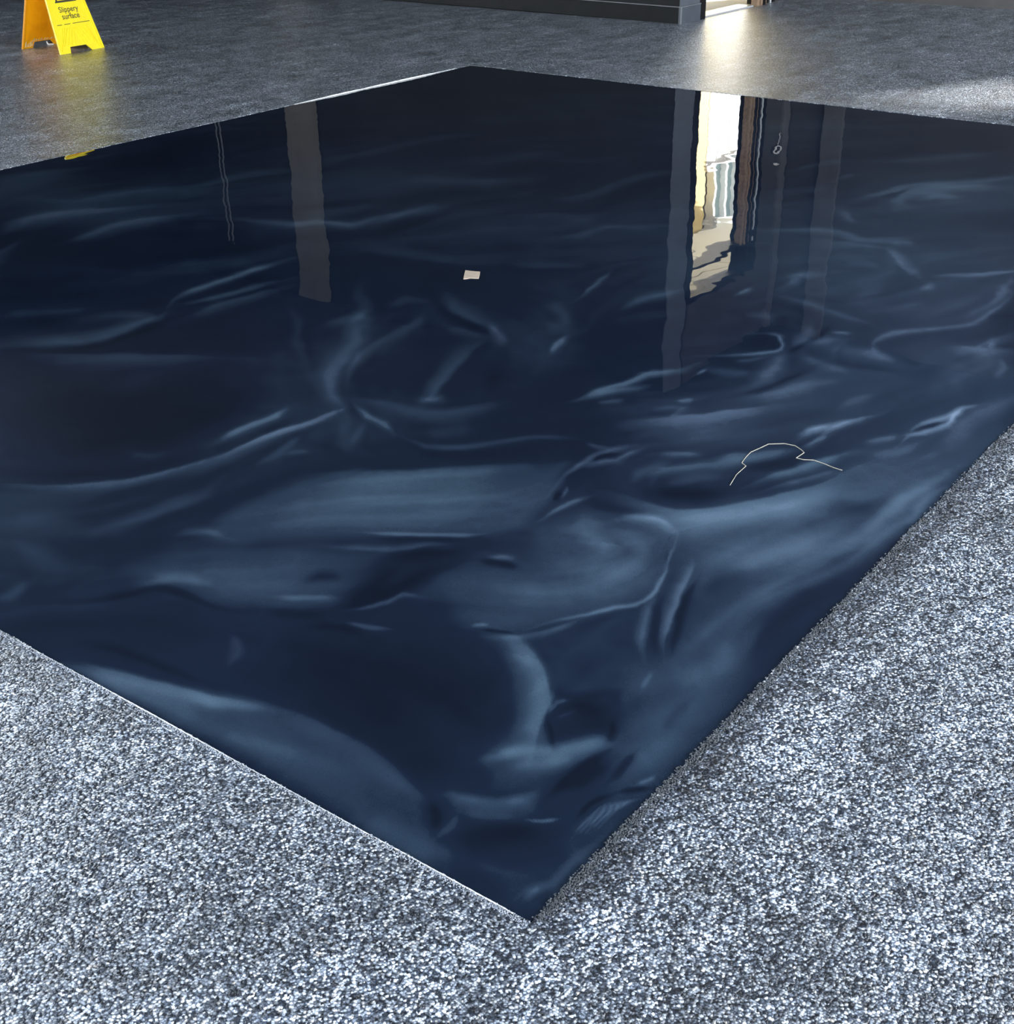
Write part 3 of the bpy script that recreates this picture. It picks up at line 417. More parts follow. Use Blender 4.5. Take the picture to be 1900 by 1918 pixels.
(10,8,0.3,0.3,"129 241 11 7 139 215 11 7 150 190 11 7 166 168 10 8 182 147 10 8"),
(12,16,0.4,0.2,"203 185 11 8 211 173 11 8 219 163 9 9 228 161 5 11 237 161 4 11"),
(8,8,0.45,0.4,"55 230 4 11 77 229 4 11 98 228 3 11 113 233 -1 10 126 239 -2 9"),
(3,3,1.1,0.4,"178 143 11 7 186 126 11 7 195 111 11 8 206 100 10 8 217 90 10 8"),
(1.8,2.6,0.5,0.6,"187 51 2 10 207 53 3 10 228 55 4 10 254 54 5 10 279 52 6 10 294 48 8 10 306 42 9 9"),
(1.8,2.6,0.5,0.6,"197 45 2 10 217 48 3 10 238 49 4 10 264 48 5 10 288 45 7 10 302 40 8 9 313 34 9 9"),
(1.8,2.6,0.5,0.6,"207 39 2 10 227 42 3 10 248 43 4 10 273 42 5 10 297 38 7 10 310 33 9 9 321 26 9 9"),
(1.8,2.6,0.5,0.6,"217 34 2 10 237 36 3 10 258 37 4 10 283 35 6 10 306 31 7 10 319 25 9 9 329 19 10 9"),
(1.8,2.6,0.5,0.6,"227 28 2 10 247 30 3 10 269 31 4 10 293 29 6 10 315 24 8 10 327 18 10 9 337 11 10 8"),
(10,10,0.4,0.5,"28 43 5 9 42 41 5 9 56 37 7 9 71 27 7 8 88 18 5 9 114 18 3 9 141 20 3 10 163 18 5 10 184 15 5 10 208 13 5 10 233 11 5 10"),
(10,12,0.3,0.6,"228 -13 -4 -10 192 -11 -4 -10 157 -8 -4 -9 120 -8 -3 -9 84 -7 -3 -9 51 -5 -3 -9 19 -3 -3 -9"),
(6,8,0.35,0.5,"29 30 2 9 42 31 2 9 53 31 3 9 62 30 5 9 69 28 5 9"),
(26,24,0.4,0.3,"13 400 11 5 15 352 11 5 17 308 11 5 19 268 11 5 24 234 10 6 34 208 10 7 45 184 10 7"),
(16,30,-0.3,0.4,"84 209 9 9 111 186 9 9 137 160 10 8 158 126 11 7 177 89 11 6"),
(24,24,-0.25,0.4,"12 169 10 5 19 142 10 5 24 113 10 3 22 80 10 2 17 46 10 2"),
(12,12,-0.25,0.4,"-22 297 10 4 -23 262 10 3 -23 227 10 4 -22 190 10 4 -19 153 10 4"),
(10,10,0.15,0.6,"46 163 10 5 54 131 10 5 62 101 10 5 72 76 10 6 83 53 10 6"),
(4,4,-0.6,0.4,"326 54 11 8 337 43 11 8 349 32 11 8 361 20 11 8 373 8 11 8"),
(5,5,-0.6,0.4,"223 68 2 10 251 71 3 10 277 72 6 10 301 64 8 10 323 52 9 9"),
(4,5,0.6,0.2,"358 38 9 10 371 32 9 10 383 27 9 10 395 22 9 10 407 18 9 10"),
(10,14,-0.45,0.4,"123 306 11 0 114 285 10 -1 103 266 7 -6 85 253 3 -9 64 243 2 -9"),
(15.4,22,0.12,0.1,"828 1320 20 22 904 1245 21 21 980 1169 22 21 1055 1091 23 20 1129 1012 23 20 1204 933 24 19 1280 853 25 18"),
(16.8,24,0.12,0.1,"731 1332 19 22 811 1250 20 21 891 1167 21 20 971 1081 22 20 1050 994 22 19 1130 907 23 18 1210 820 24 18"),
(16.8,24,0.12,0.1,"636 1344 18 21 720 1257 19 21 804 1168 20 20 886 1077 21 19 969 985 21 19 1052 892 22 18 1136 799 23 17"),
(14,20,0.12,0.1,"561 1335 17 21 640 1252 18 20 719 1169 19 20 797 1083 19 19 876 996 20 18 955 909 21 18 1034 821 21 17"),
(3,22,0.35,0.1,"819 1339 18 24 883 1316 19 23 946 1285 21 23 998 1227 23 21 1051 1159 23 21 1120 1094 23 21 1191 1026 24 20 1254 952 25 19 1313 876 26 18"),
(3,4,0.6,0.4,"741 1053 19 17 758 1022 20 17 777 989 20 17 804 944 20 17 832 899 20 16 859 862 20 16 883 832 20 16 901 812 20 17 918 796 20 17"),
(4,4,-0.3,0.4,"738 1004 19 17 778 942 19 17 816 885 19 16 851 843 19 16 883 806 20 16"),
(8,4,0.45,0.4,"638 1078 18 17 660 1039 18 17 682 1001 19 17 706 960 19 16 732 921 18 17 764 893 18 17 795 868 18 17 822 840 19 17 847 813 19 16"),
(6,20,-0.45,0.4,"713 898 17 17 741 872 18 17 769 845 18 16 796 816 19 16 824 785 19 16"),
(14,14,-0.5,0.4,"786 755 -15 -17 740 769 -14 -17 692 781 -13 -17 640 788 -12 -17 589 795 -12 -17 544 809 -13 -17 506 824 -14 -16 484 839 -14 -16 467 854 -14 -16"),
(14,14,-0.35,0.4,"691 847 -11 -18 635 845 -10 -18 581 843 -10 -18 532 845 -10 -18 485 847 -10 -17"),
(20,20,0.1,0.2,"445 1296 16 19 501 1227 17 19 556 1158 17 18 612 1089 17 18 667 1021 18 17"),
(24,24,0.1,0.2,"391 1268 16 19 458 1184 16 18 524 1099 17 18 591 1014 17 17 658 929 18 16"),
(24,24,0.1,0.2,"352 1222 15 18 413 1147 15 18 473 1071 16 17 533 995 16 17 594 918 17 16"),
(18,18,0.1,0.2,"349 1131 15 17 396 1073 15 17 444 1015 15 16 491 957 16 16 538 899 16 16"),
(10,10,-0.35,0.4,"508 982 12 19 528 978 13 18 546 970 16 17 558 951 17 16 570 928 17 15"),
(5,8,0.4,0.2,"425 1011 16 15 449 966 16 15 472 923 16 15 491 892 16 15 510 863 16 15"),
(4,5,0.7,0.8,"469 840 15 15 483 824 15 15 500 808 14 16 529 792 14 16 558 778 13 17 579 775 12 17 596 770 16 15 610 749 17 14 622 722 17 13"),
(8,10,-0.3,0.4,"384 969 16 13 395 933 16 13 409 899 15 14 431 866 15 15 455 835 15 15"),
(4,6,0.6,0.7,"443 806 16 12 449 781 16 12 458 754 16 12 473 722 16 13 490 689 16 12"),
(8,10,-0.3,0.4,"380 869 14 14 402 837 15 14 422 803 15 13 436 764 16 12 448 723 16 11"),
(4,6,0.6,0.7,"837 717 18 16 846 710 18 16 854 701 20 14 858 690 20 12 859 678 20 11"),
(6,7,-0.55,0.4,"812 723 19 14 820 707 19 14 828 689 20 13 834 666 20 12 839 642 20 11"),
(3,4,0.7,0.4,"588 577 14 14 598 569 15 14 606 562 16 13 611 554 17 11 614 545 17 11"),
(3,3,-0.6,0.4,"587 558 16 11 595 538 16 11 604 518 16 11 612 499 16 11 619 479 17 10"),
(4,8,0.55,0.3,"565 541 16 12 587 506 16 12 612 473 15 12 646 446 14 13 683 425 14 13 712 414 13 14 739 405 13 14"),
(20,20,0.25,0.3,"589 597 17 9 594 534 17 8 591 475 16 4 563 423 14 -1 526 374 12 -2"),
(4,9,0.5,0.5,"3572 1469 71 36 3600 1426 71 36 3632 1380 71 35 3678 1317 72 34 3719 1254 73 33 3733 1207 73 30 3733 1163 73 27 3711 1109 72 25 3698 1052 71 28 3734 987 71 29 3782 930 71 29 3807 904 71 29 3829 887 71 30"),
(4,4,0.4,0.4,"3705 963 70 28 3760 843 71 26"),
(4,16,0.45,0.4,"4130 1223 81 36 4184 1179 81 36 4245 1148 74 38 4323 1162 45 37 4409 1181 66 40 4497 1172 83 40 4582 1145 89 38 4658 1090 93 36 4721 1025 95 34 4757 964 96 33 4797 913 94 34 4876 888 90 36 4969 871 90 37"),
(5,8,0.4,0.3,"4212 1341 80 40 4268 1320 81 40 4344 1294 82 41 4487 1254 86 40 4638 1202 91 39 4729 1131 95 37 4808 1056 96 36 4907 984 98 36 5012 916 99 35 5118 859 101 35 5226 804 103 35"),
(3,4,-0.3,0.4,"4318 1266 84 39 4385 1229 85 39 4454 1198 84 39 4527 1187 80 41 4603 1183 80 41"),
(16,22,0.3,0.4,"4233 1040 81 34 4312 979 83 33 4393 913 85 32 4485 832 86 31 4581 747 88 30"),
(6,6,0.4,0.4,"4417 1087 82 37 4468 1070 85 37 4509 1049 89 34 4516 1016 91 30 4512 979 90 28"),
(14,4,0.5,0.5,"3643 911 1 -21 3600 896 16 -15 3551 872 44 -1 3480 821 52 5 3411 766 55 9 3368 721 57 11 3332 679 57 12"),
(3,4,0.5,0.6,"3332 679 58 25 3377 650 59 25 3421 617 60 23 3463 566 61 22 3507 514 62 22 3554 475 61 22 3606 438 62 22 3667 398 63 22 3732 358 64 22"),
(6,6,0.4,0.6,"3215 645 53 25 3235 637 53 25 3254 631 50 26 3269 630 39 27 3282 632 32 26"),
(10,12,0.25,0.8,"2957 792 45 27 3005 784 46 27 3053 775 48 27 3105 763 49 27 3157 749 50 27"),
(8,10,0.2,0.8,"2874 736 51 23 2933 671 51 22 2992 615 51 23 3052 587 49 24 3113 568 49 24"),
(5,6,0.7,0.6,"2552 538 -21 8 2577 551 -17 10 2603 563 -5 16 2630 571 19 22 2661 573 36 24 2703 563 42 22 2748 543 45 21 2788 510 47 20 2827 473 48 20 2867 437 48 19 2907 404 48 19 2944 377 47 20 2988 358 44 21 3056 349 39 23 3132 347 35 23 3206 349 31 23 3281 356 27 23 3355 365 25 23 3431 375 24 23"),
(10,18,0.5,0.8,"2944 449 49 20 2986 418 49 20 3035 392 46 22 3107 379 41 23 3191 377 31 23 3287 390 20 23 3380 407 23 23 3447 413 32 25 3505 417 35 25"),
(10,10,0.45,0.8,"2603 563 24 -6 2563 540 30 -2 2530 513 42 8 2517 474 44 12 2509 432 43 13"),
(12,16,0.4,0.7,"2513 650 45 17 2518 618 45 17 2521 582 45 16 2517 538 44 14 2512 491 44 14"),
(5,14,0.65,0.7,"2667 302 38 20 2713 290 39 20 2752 277 44 18 2762 256 46 15 2771 241 37 20 2807 249 10 19 2853 257 33 21 2901 244 43 19 2952 225 44 19"),
(26,26,0.42,0.8,"2318 274 27 19 2413 265 29 19 2506 256 31 19 2588 242 34 19 2658 228 35 19 2709 220 35 20 2751 213 35 20"),
(8,10,0.35,0.8,"2735 196 17 -10 2681 175 14 -11 2628 156 3 -15 2577 146 -9 -17 2527 139 -12 -18"),
(4,6,0.85,0.6,"1920 207 17 17 1971 208 20 17 2017 205 27 17 2051 186 31 15 2079 166 31 15 2109 154 29 16 2140 147 22 17 2177 150 15 17 2215 154 22 18 2250 148 29 17 2285 139 30 17"),
(5,7,0.7,0.6,"2006 221 25 17 2060 211 26 17 2112 199 29 17 2152 182 31 16 2189 165 30 16 2226 159 28 17 2262 152 31 17 2297 136 34 16 2333 117 35 15"),
(3,4,-0.5,0.4,"2038 211 30 16 2068 197 31 16 2098 182 31 16 2127 169 31 16 2156 156 31 16"),
(14,20,0.5,0.7,"1961 122 20 16 2058 117 21 17 2153 111 24 17 2234 98 28 17 2312 81 30 16 2399 58 32 16 2489 31 33 16"),
(4,7,0.65,0.6,"1778 407 22 18 1824 402 23 18 1868 397 23 19 1908 395 23 19 1946 389 28 18 1985 373 30 17 2019 356 30 17 2033 353 28 18 2051 348 30 18 2098 328 31 17 2155 303 32 17"),
(5,7,0.55,0.5,"1813 445 23 19 1856 440 25 19 1895 431 29 18 1922 414 31 16 1944 393 32 16"),
(8,10,0.4,0.6,"1829 251 30 14 1854 222 30 14 1889 195 28 15 1950 173 27 16 2021 153 27 16"),
(3,4,0.6,0.5,"2638 727 47 20 2671 653 47 19"),
(7,10,0.45,0.6,"2487 738 41 23 2526 719 42 23 2561 699 43 22 2581 678 45 21 2596 657 45 20"),
(7,10,0.4,0.6,"2398 717 42 13 2373 655 42 13 2355 598 42 14 2357 551 41 15 2366 507 41 15"),
(6,8,0.45,0.5,"2900 1047 42 31 2993 1044 44 31 3073 1042 40 31 3106 1051 33 31 3128 1052 55 30 3175 1018 57 29 3228 974 58 28"),
(5,6,0.42,0.6,"2874 1054 54 23 2868 966 53 21 2859 883 52 19 2839 817 51 17 2815 754 51 16 2797 688 50 16 2779 622 49 15"),
(4,5,0.8,0.4,"2794 1138 42 32 2826 1137 43 32 2854 1134 46 31 2871 1129 50 31 2884 1122 51 30"),
(7,9,0.5,0.6,"2059 445 31 19 2103 427 32 19 2145 410 32 19 2175 399 32 19 2202 390 32 19"),
(5,7,0.45,0.6,"1885 298 30 15 1917 276 30 15 1947 257 30 15 1967 244 30 15 1984 233 31 15"),
(3,4,0.45,0.3,"4554 1544 90 46 4696 1501 93 46"),
(4,5,0.25,0.3,"4563 1794 91 51 4686 1770 94 51 4798 1739 100 51 4874 1690 104 49 4936 1635 105 48"),
(6,8,0.25,0.4,"4073 1711 82 45 4170 1652 84 45 4265 1597 85 45 4352 1556 87 45 4436 1520 88 44"),
(6,8,0.25,0.4,"4993 1549 107 46 5103 1430 108 44 5219 1314 110 43 5358 1204 113 42 5506 1095 116 40"),
(8,10,0.3,0.6,"4020 1308 79 27 4012 1294 77 23 3993 1272 70 17 3941 1226 66 13 3879 1174 64 12"),
(14,18,0.18,0.4,"3374 1216 62 34 3461 1168 64 33 3532 1111 67 30 3554 1032 68 27 3558 947 67 25"),
(20,20,0.15,0.9,"2874 549 46 23 2966 510 47 22 3057 473 48 23 3143 446 48 23 3228 423 49 23"),
(50,60,0.16,0.6,"3281 1351 64 32 3338 1198 64 30 3401 1052 64 28 3476 913 64 27 3583 788 64 27 3763 688 66 27 3975 594 69 27"),
(40,50,0.12,0.5,"3968 1308 80 32 3971 1146 78 30 3986 989 77 28 4038 833 77 27 4102 678 77 25"),
(40,40,0.12,0.9,"3020 722 54 22 3068 643 54 22 3124 572 54 22 3203 524 53 23 3292 482 54 23"),
(50,50,0.15,0.7,"2166 594 38 18 2224 503 38 17 2291 416 38 17 2388 341 38 17 2497 268 39 17"),
(25,25,0.12,0.9,"2664 501 46 12 2637 437 45 12 2631 385 44 17 2689 363 38 21 2769 351 37 21"),
(40,40,0.2,0.7,"1693 279 27 15 1789 218 27 15 1893 161 27 15 2017 121 27 16 2154 85 28 16"),
(60,70,0.06,0.3,"1230 348 20 14 1326 295 21 14 1434 244 21 15 1575 205 21 15 1734 168 22 15"),
(60,60,0.1,0.7,"2325 1723 33 4 2171 1557 28 1 2024 1416 15 -10 1866 1317 0 -19 1714 1235 -2 -20"),
(50,50,0.14,0.6,"1654 915 32 18 1677 799 32 17 1719 697 31 18 1820 629 30 19 1944 569 31 19"),
(60,60,0.15,0.3,"953 564 21 12 973 503 21 12 1003 453 19 14 1066 435 15 16 1143 426 15 16"),
(70,70,0.15,0.3,"680 745 18 13 721 641 18 12 766 548 18 13 824 480 18 13 885 420 18 13"),
(60,50,0.1,0.2,"339 69 5 11 401 65 6 11 469 62 5 11 550 66 5 11 639 71 6 12 734 73 7 12 835 73 8 12"),
(45,50,0.1,0.3,"597 187 10 12 665 168 11 12 734 149 12 12 805 128 12 12 880 109 12 12 962 95 12 13 1048 84 12 13"),
(40,40,0.1,0.3,"884 312 19 3 859 252 18 3 840 197 18 4 834 151 18 5 833 108 18 5"),
(50,50,0.08,0.2,"1157 406 23 7 1144 344 23 8 1149 291 21 11 1204 256 19 14 1286 227 19 14 1384 195 19 14 1493 162 20 14"),
(26,26,0.25,0.4,"980 290 14 14 1051 271 16 14 1121 249 18 13 1175 213 20 13 1233 174 19 13 1316 137 19 13 1409 98 20 13"),
(46,36,0.1,0.2,"531 430 13 -2 499 384 12 -3 464 342 9 -6 418 306 5 -9 369 278 1 -10 322 262 -1 -11 276 251 -2 -11"),
(46,46,0.06,0.2,"743 735 19 11 754 656 19 11 771 580 19 11 804 503 18 12 847 436 18 12 897 397 17 13 952 367 17 14"),
(20,24,0.3,0.1,"321 214 10 10 356 192 11 10 391 170 11 10 423 151 11 10 456 132 11 10"),
(36,36,0.08,0.2,"991 726 22 13 1008 661 22 12 1021 596 22 11 1024 530 22 10 1023 466 22 9"),
(20,26,0.25,0.3,"1298 343 22 14 1349 301 23 14 1407 259 23 13 1476 210 23 14 1559 163 23 14 1667 127 22 15 1788 92 23 15"),
(20,26,0.22,0.2,"-17 1118 12 13 2 1060 12 13 19 999 12 12 36 933 12 11 48 862 13 9 51 789 12 7 50 717 12 7"),
(50,70,-0.3,0.4,"830 2490 27 34 856 2372 26 33 890 2262 26 33 947 2164 26 33 1018 2081 26 33 1097 2030 26 33 1183 1989 26 34"),
(40,40,-0.25,0.4,"579 2125 21 28 614 2035 21 28 659 1954 21 29 736 1889 20 29 821 1843 20 30 892 1831 19 30 961 1830 19 31"),
(50,40,-0.2,0.4,"1780 3800 47 51 1724 3546 45 47 1678 3315 44 45 1649 3118 42 43 1627 2937 41 40"),
(20,22,-0.3,0.4,"2564 4583 65 94 2718 4538 68 95 2885 4503 70 96 3087 4502 74 98 3309 4514 79 101"),
(14,14,-0.25,0.4,"2552 921 33 1 2486 867 29 -2 2433 832 -20 -25 2408 851 -43 -22 2394 887 -44 -21"),
(40,40,-0.15,0.4,"1536 1710 34 27 1545 1650 34 26 1560 1601 33 28 1592 1583 30 31 1630 1576 29 31"),
(22,26,-0.25,0.4,"1724 1442 35 18 1709 1393 34 15 1684 1350 9 -13 1626 1329 -17 -27 1559 1314 -18 -27"),
(60,60,-0.2,0.4,"786 2272 25 31 825 2135 25 30 872 2020 24 30 949 1960 23 31 1037 1918 24 32"),
]
PATCHES = [
(16,0.36,0.1,"8 -21 -11 -19","713 1371 856 1348 954 1274 1051 1159 1175 1048 1287 925 1368 855 1273 815 1111 766 990 749 909 805 759 1005 651 1142 548 1247 525 1332 618 1361"),
(30,0.28,0.2,"7 -16 -10 -17","463 1353 541 1222 640 1062 717 934 649 905 547 891 487 881 412 966 360 1075 335 1185 306 1256 333 1345"),
(28,0.3,0.2,"7 -18 -9 -13","775 731 812 639 912 508 1017 393 936 350 854 360 710 453 623 498 595 588 635 693 605 772"),
(24,0.18,0.2,"7 -21 -10 -14","1067 687 1142 615 1192 513 1145 424 1038 384 933 451 876 569 909 666 988 708"),
(40,0.26,0.35,"7 -19 -9 -10","1195 442 1289 423 1427 325 1623 248 1800 181 1972 106 2195 26 1790 38 1421 38 1181 48 924 47 689 31 503 16 394 17 333 54 399 108 526 171 648 206 710 183 893 227 1019 312"),
(16,0.26,0.3,"6 -11 -8 -11","3 1149 44 1065 77 943 105 822 138 739 159 648 162 542 149 426 123 318 68 259 40 191 29 227 25 339 29 517 23 701 12 865 7 1016"),
(12,0.2,0.3,"5 -11 -7 -8","161 290 187 207 236 164 205 138 166 157 129 218 124 248"),
(22,0.24,0.2,"6 -13 -8 -9","594 504 610 448 552 370 474 299 412 273 356 204 426 147 427 125 336 144 241 156 220 232 260 298 342 289 458 350 540 449"),
(70,0.12,0.7,"10 -47 -14 -21","2695 1189 3210 1093 3627 847 4073 584 2605 114 2312 248 2073 451 2151 760 2297 1026"),  # wide paler tone over the right of the pour
(50,0.14,0.6,"8 -30 -12 -16","1654 915 1848 770 2092 559 2038 372 1703 373 1474 481 1307 614 1354 754"),
(20,0.12,0.5,"6 -15 -9 -10","632 451 729 385 852 319 704 222 537 184 492 275 559 359"),
(8,-0.22,0.5,"6 -13 -8 -9","428 278 469 283 542 199 502 162 438 130 442 164 397 192 358 207"),
(70,-0.26,0.3,"10 -33 -14 -39","1799 4051 2016 3455 2371 3212 1831 2433 1288 1987 1057 1632 733 1737 447 2027"),  # wide darker tone over the left of the pour
(40,-0.16,0.6,"6 -13 -8 -11","365 855 479 663 553 527 496 416 355 298 249 289 188 324 183 482 183 672 189 809"),
(16,-0.18,0.8,"5 -10 -7 -7","86 206 141 163 208 78 151 39 73 77 49 148"),
]

LX, LY = 6.176, 5.008
def graded(L, d0, g):
    n = int(math.log(1 + g * L) / (d0 * g)); k = np.linspace(0, 1, n + 1)
    return (np.exp(k * math.log(1 + g * L)) - 1) / g
def vnoise(x, y, seed):
    """value noise on arrays"""
    def h(i, j):
        v = np.sin(i * 127.1 + j * 311.7 + seed * 74.7) * 43758.5453
        return v - np.floor(v)
    i, j = np.floor(x), np.floor(y); fx, fy = x - i, y - j
    fx = fx*fx*fx*(fx*(fx*6-15)+10); fy = fy*fy*fy*(fy*(fy*6-15)+10)
    return (h(i, j)*(1-fx) + h(i+1, j)*fx)*(1-fy) + (h(i, j+1)*(1-fx) + h(i+1, j+1)*fx)*fy
def fbm(x, y, seed, oct=4):
    s = 0; a = .5
    for k in range(oct): s = s + a * (vnoise(x * 2**k, y * 2**k, seed + k * 13) - .5); a *= .5
    return s
def build_pour():
    mg = .02
    xs = np.concatenate([[-mg], graded(LX, .0035, .8), [LX + mg]]); ys = np.concatenate([[-mg], graded(LY, .0035, .8), [LY + mg]])
    X, Y = np.meshgrid(xs, ys, indexing='ij')
    R = np.hypot(X + 1.1, Y + .8)
    # small organic wander of the veils
    wx = X + R * (.010 * fbm(X*3, Y*3, 1) + .006 * fbm(X*11, Y*11, 2)); wy = Y + R * (.010 * fbm(X*3, Y*3, 5) + .006 * fbm(X*11, Y*11, 6))
    lum = np.zeros_like(X); tint = np.full_like(X, .35) + .9 * fbm(X*.9, Y*.9, 31, 3); tw = np.ones_like(X)
    A0 = math.radians(-50); F2x = np.zeros_like(X); F2y = np.zeros_like(X)
    for wl, wr, st, hue, data in STROKES:
        a = np.array(data.split(), float).reshape(-1, 4); c = a[:, :2] / 1000; nv = a[:, 2:] / 1e4
        acc = np.zeros_like(X); n = len(c) - 1; lo = [10**9]*2; hi = [0]*2
        for k in range(n):
            c0, c1 = c[k], c[k+1]; nn = (nv[k] + nv[k+1]) / 2; d = c1 - c0
            ln = np.hypot(*d); nl = np.hypot(*nn); pad = 2.2 * max(wl, wr) * nl + .03
            i0, i1 = np.searchsorted(xs, [min(c0[0], c1[0]) - pad, max(c0[0], c1[0]) + pad])
            j0, j1 = np.searchsorted(ys, [min(c0[1], c1[1]) - pad, max(c0[1], c1[1]) + pad])
            if i1 <= i0 or j1 <= j0: continue
            det = d[0]*nn[1] - d[1]*nn[0]
            if abs(det) < 1e-9: continue
            px = wx[i0:i1, j0:j1] - c0[0]; py = wy[i0:i1, j0:j1] - c0[1]
            t = (px*nn[1] - py*nn[0]) / det; s = (d[0]*py - d[1]*px) / det
            tc = np.clip(t, 0, 1); ex = (t - tc) * ln / nl
            u = (k + tc) / n
            tp = np.clip(np.minimum(u, 1 - u) / .34, 0, 1); tp = tp*tp*(3 - 2*tp)
            w = np.where(s > 0, wl, wr) * (.45 + .55 * tp)
            val = np.exp(-(s*s) / (w*w) - (ex*ex) / (.9*max(wl, wr))**2) * (.15 + .85 * tp)
            g0, g1 = np.searchsorted(xs, [min(c0[0], c1[0]) - .35, max(c0[0], c1[0]) + .35]); h0, h1 = np.searchsorted(ys, [min(c0[1], c1[1]) - .35, max(c0[1], c1[1]) + .35])
            a2 = 2 * math.atan2(d[1], d[0]); mid = (c0 + c1) / 2; wf = np.exp(-((X[g0:g1, h0:h1] - mid[0])**2 + (Y[g0:g1, h0:h1] - mid[1])**2) / (.02 + ln*ln)) * (1 if max(wl, wr) < 26 else .6)
            F2x[g0:g1, h0:h1] += wf * math.cos(a2); F2y[g0:g1, h0:h1] += wf * math.sin(a2)
            blk = acc[i0:i1, j0:j1]; np.maximum(blk, val, out=blk)
            lo = [min(lo[0], i0), min(lo[1], j0)]; hi = [max(hi[0], i1), max(hi[1], j1)]
        if hi[0] <= lo[0]: continue
        sl_ = (slice(lo[0], hi[0]), slice(lo[1], hi[1]))
        lum[sl_] += st * acc[sl_]; k_ = np.abs(st) * acc[sl_] * 2
        tint[sl_] += k_ * hue; tw[sl_] += k_
    # broad clouds of mica and wide tone shifts, paler right, darker left: soft-edged outlines on the floor plane (blur in the same local units as the ribbons)
    for blur, st, hue, jm, poly in PATCHES:
        Ji = np.linalg.inv(np.array(jm.split(), float).reshape(2, 2) / 1e4); P = np.array(poly.split(), float).reshape(-1, 2) / 1000
        ext = np.abs(np.linalg.inv(Ji)).sum(1) * blur * 2.5
        i0, i1 = np.searchsorted(xs, [P[:, 0].min() - ext[0], P[:, 0].max() + ext[0]]); j0, j1 = np.searchsorted(ys, [P[:, 1].min() - ext[1], P[:, 1].max() + ext[1]])
        if i1 <= i0 or j1 <= j0: continue
        gx = wx[i0:i1, j0:j1]; gy = wy[i0:i1, j0:j1]
        wob = .9 * blur * fbm(gx*6, gy*6, 77, 3)
        qx = Ji[0, 0]*gx + Ji[0, 1]*gy; qy = Ji[1, 0]*gx + Ji[1, 1]*gy; Q = P @ Ji.T
        dmin = np.full(gx.shape, 1e9); ins = np.zeros(gx.shape, bool)
        for k in range(len(Q)):
            a_, b_ = Q[k], Q[(k+1) % len(Q)]; e = b_ - a_; tt = np.clip(((qx-a_[0])*e[0] + (qy-a_[1])*e[1]) / (e @ e), 0, 1)
            dmin = np.minimum(dmin, np.hypot(qx - a_[0] - tt*e[0], qy - a_[1] - tt*e[1]))
            ins ^= ((a_[1] > qy) != (b_[1] > qy)) & (qx < (b_[0]-a_[0]) * (qy-a_[1]) / (b_[1]-a_[1] + 1e-12) + a_[0])
        m_ = np.clip(.5 + (np.where(ins, dmin, -dmin) + wob) / (2 * blur), 0, 1); m_ = m_*m_*(3 - 2*m_)
        lum[i0:i1, j0:j1] += st * m_; k_ = abs(st) * m_ * 2; tint[i0:i1, j0:j1] += k_ * hue; tw[i0:i1, j0:j1] += k_
    tint = np.clip(tint / tw, 0, 1)
    # flow of the pour: follows the veils, otherwise sweeps across; noise smeared along it gives the silky combing
    fl2 = np.stack([F2x + .05 * np.cos(2 * A0), F2y + .05 * np.sin(2 * A0)]); ang = .5 * np.arctan2(fl2[1], fl2[0])
    ang = ang + .5 * fbm(X*1.4, Y*1.4, 91, 3)
    DXF, DYF = np.cos(ang), np.sin(ang)
    kx = math.log(1 + .8*LX) / (.0035*.8); nxs, nys = len(xs), len(ys)
    def cell(px, py):
        ii = np.clip((np.log1p(.8*np.maximum(px, 0)) / math.log(1+.8*LX) * (nxs - 3) + 1).astype(int), 0, nxs - 1)
        jj = np.clip((np.log1p(.8*np.maximum(py, 0)) / math.log(1+.8*LY) * (nys - 3) + 1).astype(int), 0, nys - 1)
        return ii, jj
    def comb(freq, step, seed, steps=9):
        acc = vnoise(wx*freq, wy*freq, seed) * 1.0; wsum = 1.0
        for sg in (1, -1):
            px, py = wx.copy(), wy.copy(); ox, oy = DXF*sg, DYF*sg
            for k in range(1, steps + 1):
                px = px + ox*step*ST; py = py + oy*step*ST
                ii, jj = cell(px, py); nx_, ny_ = DXF[ii, jj], DYF[ii, jj]
                fl = np.where(nx_*ox + ny_*oy < 0, -1.0, 1.0); ox, oy = nx_*fl, ny_*fl
                w_ = 1 - (k / (steps + 1))**2
                acc += w_ * vnoise(px*freq, py*freq, seed); wsum += w_
        return (acc / wsum - .5) * 2.6
    ST = .35 + .28 * R
    c1 = comb(7.0, .050, 101); c2 = comb(17.0, .030, 103); c3 = comb(38.0, .016, 105)
    combed = .50 * c1 + .38 * c2 + .22 * c3
    cloud = fbm(wx*.9 + .4*fbm(X*1.3, Y*1.3, 41, 3), wy*.9 + .4*fbm(X*1.1, Y*1.1, 43, 3), 51, 5)
    pos = np.maximum(lum, 0); neg = np.minimum(lum, 0)
    v = .235 + .28 * cloud + (.105 + .012 * R) * combed * (.8 + 1.7 * np.minimum(pos, .8)) + .43 * pos * (1 + .40 * combed) + .36 * neg
    v = np.clip(v, .02, 1)
    Z = np.full_like(X, -.0018)
    V3 = np.stack([X, Y, Z], -1).reshape(-1, 3); nx, ny = X.shape
    idx = np.arange(nx*ny).reshape(nx, ny)
    F = np.stack([idx[:-1, :-1], idx[1:, :-1], idx[1:, 1:], idx[:-1, 1:]], -1).reshape(-1, 4)
    me = bpy.data.meshes.new('resin_pour')
    me.vertices.add(len(V3)); me.vertices.foreach_set('co', V3.ravel().astype(np.float32))
    me.loops.add(F.size); me.loops.foreach_set('vertex_index', F.ravel().astype(np.int32))
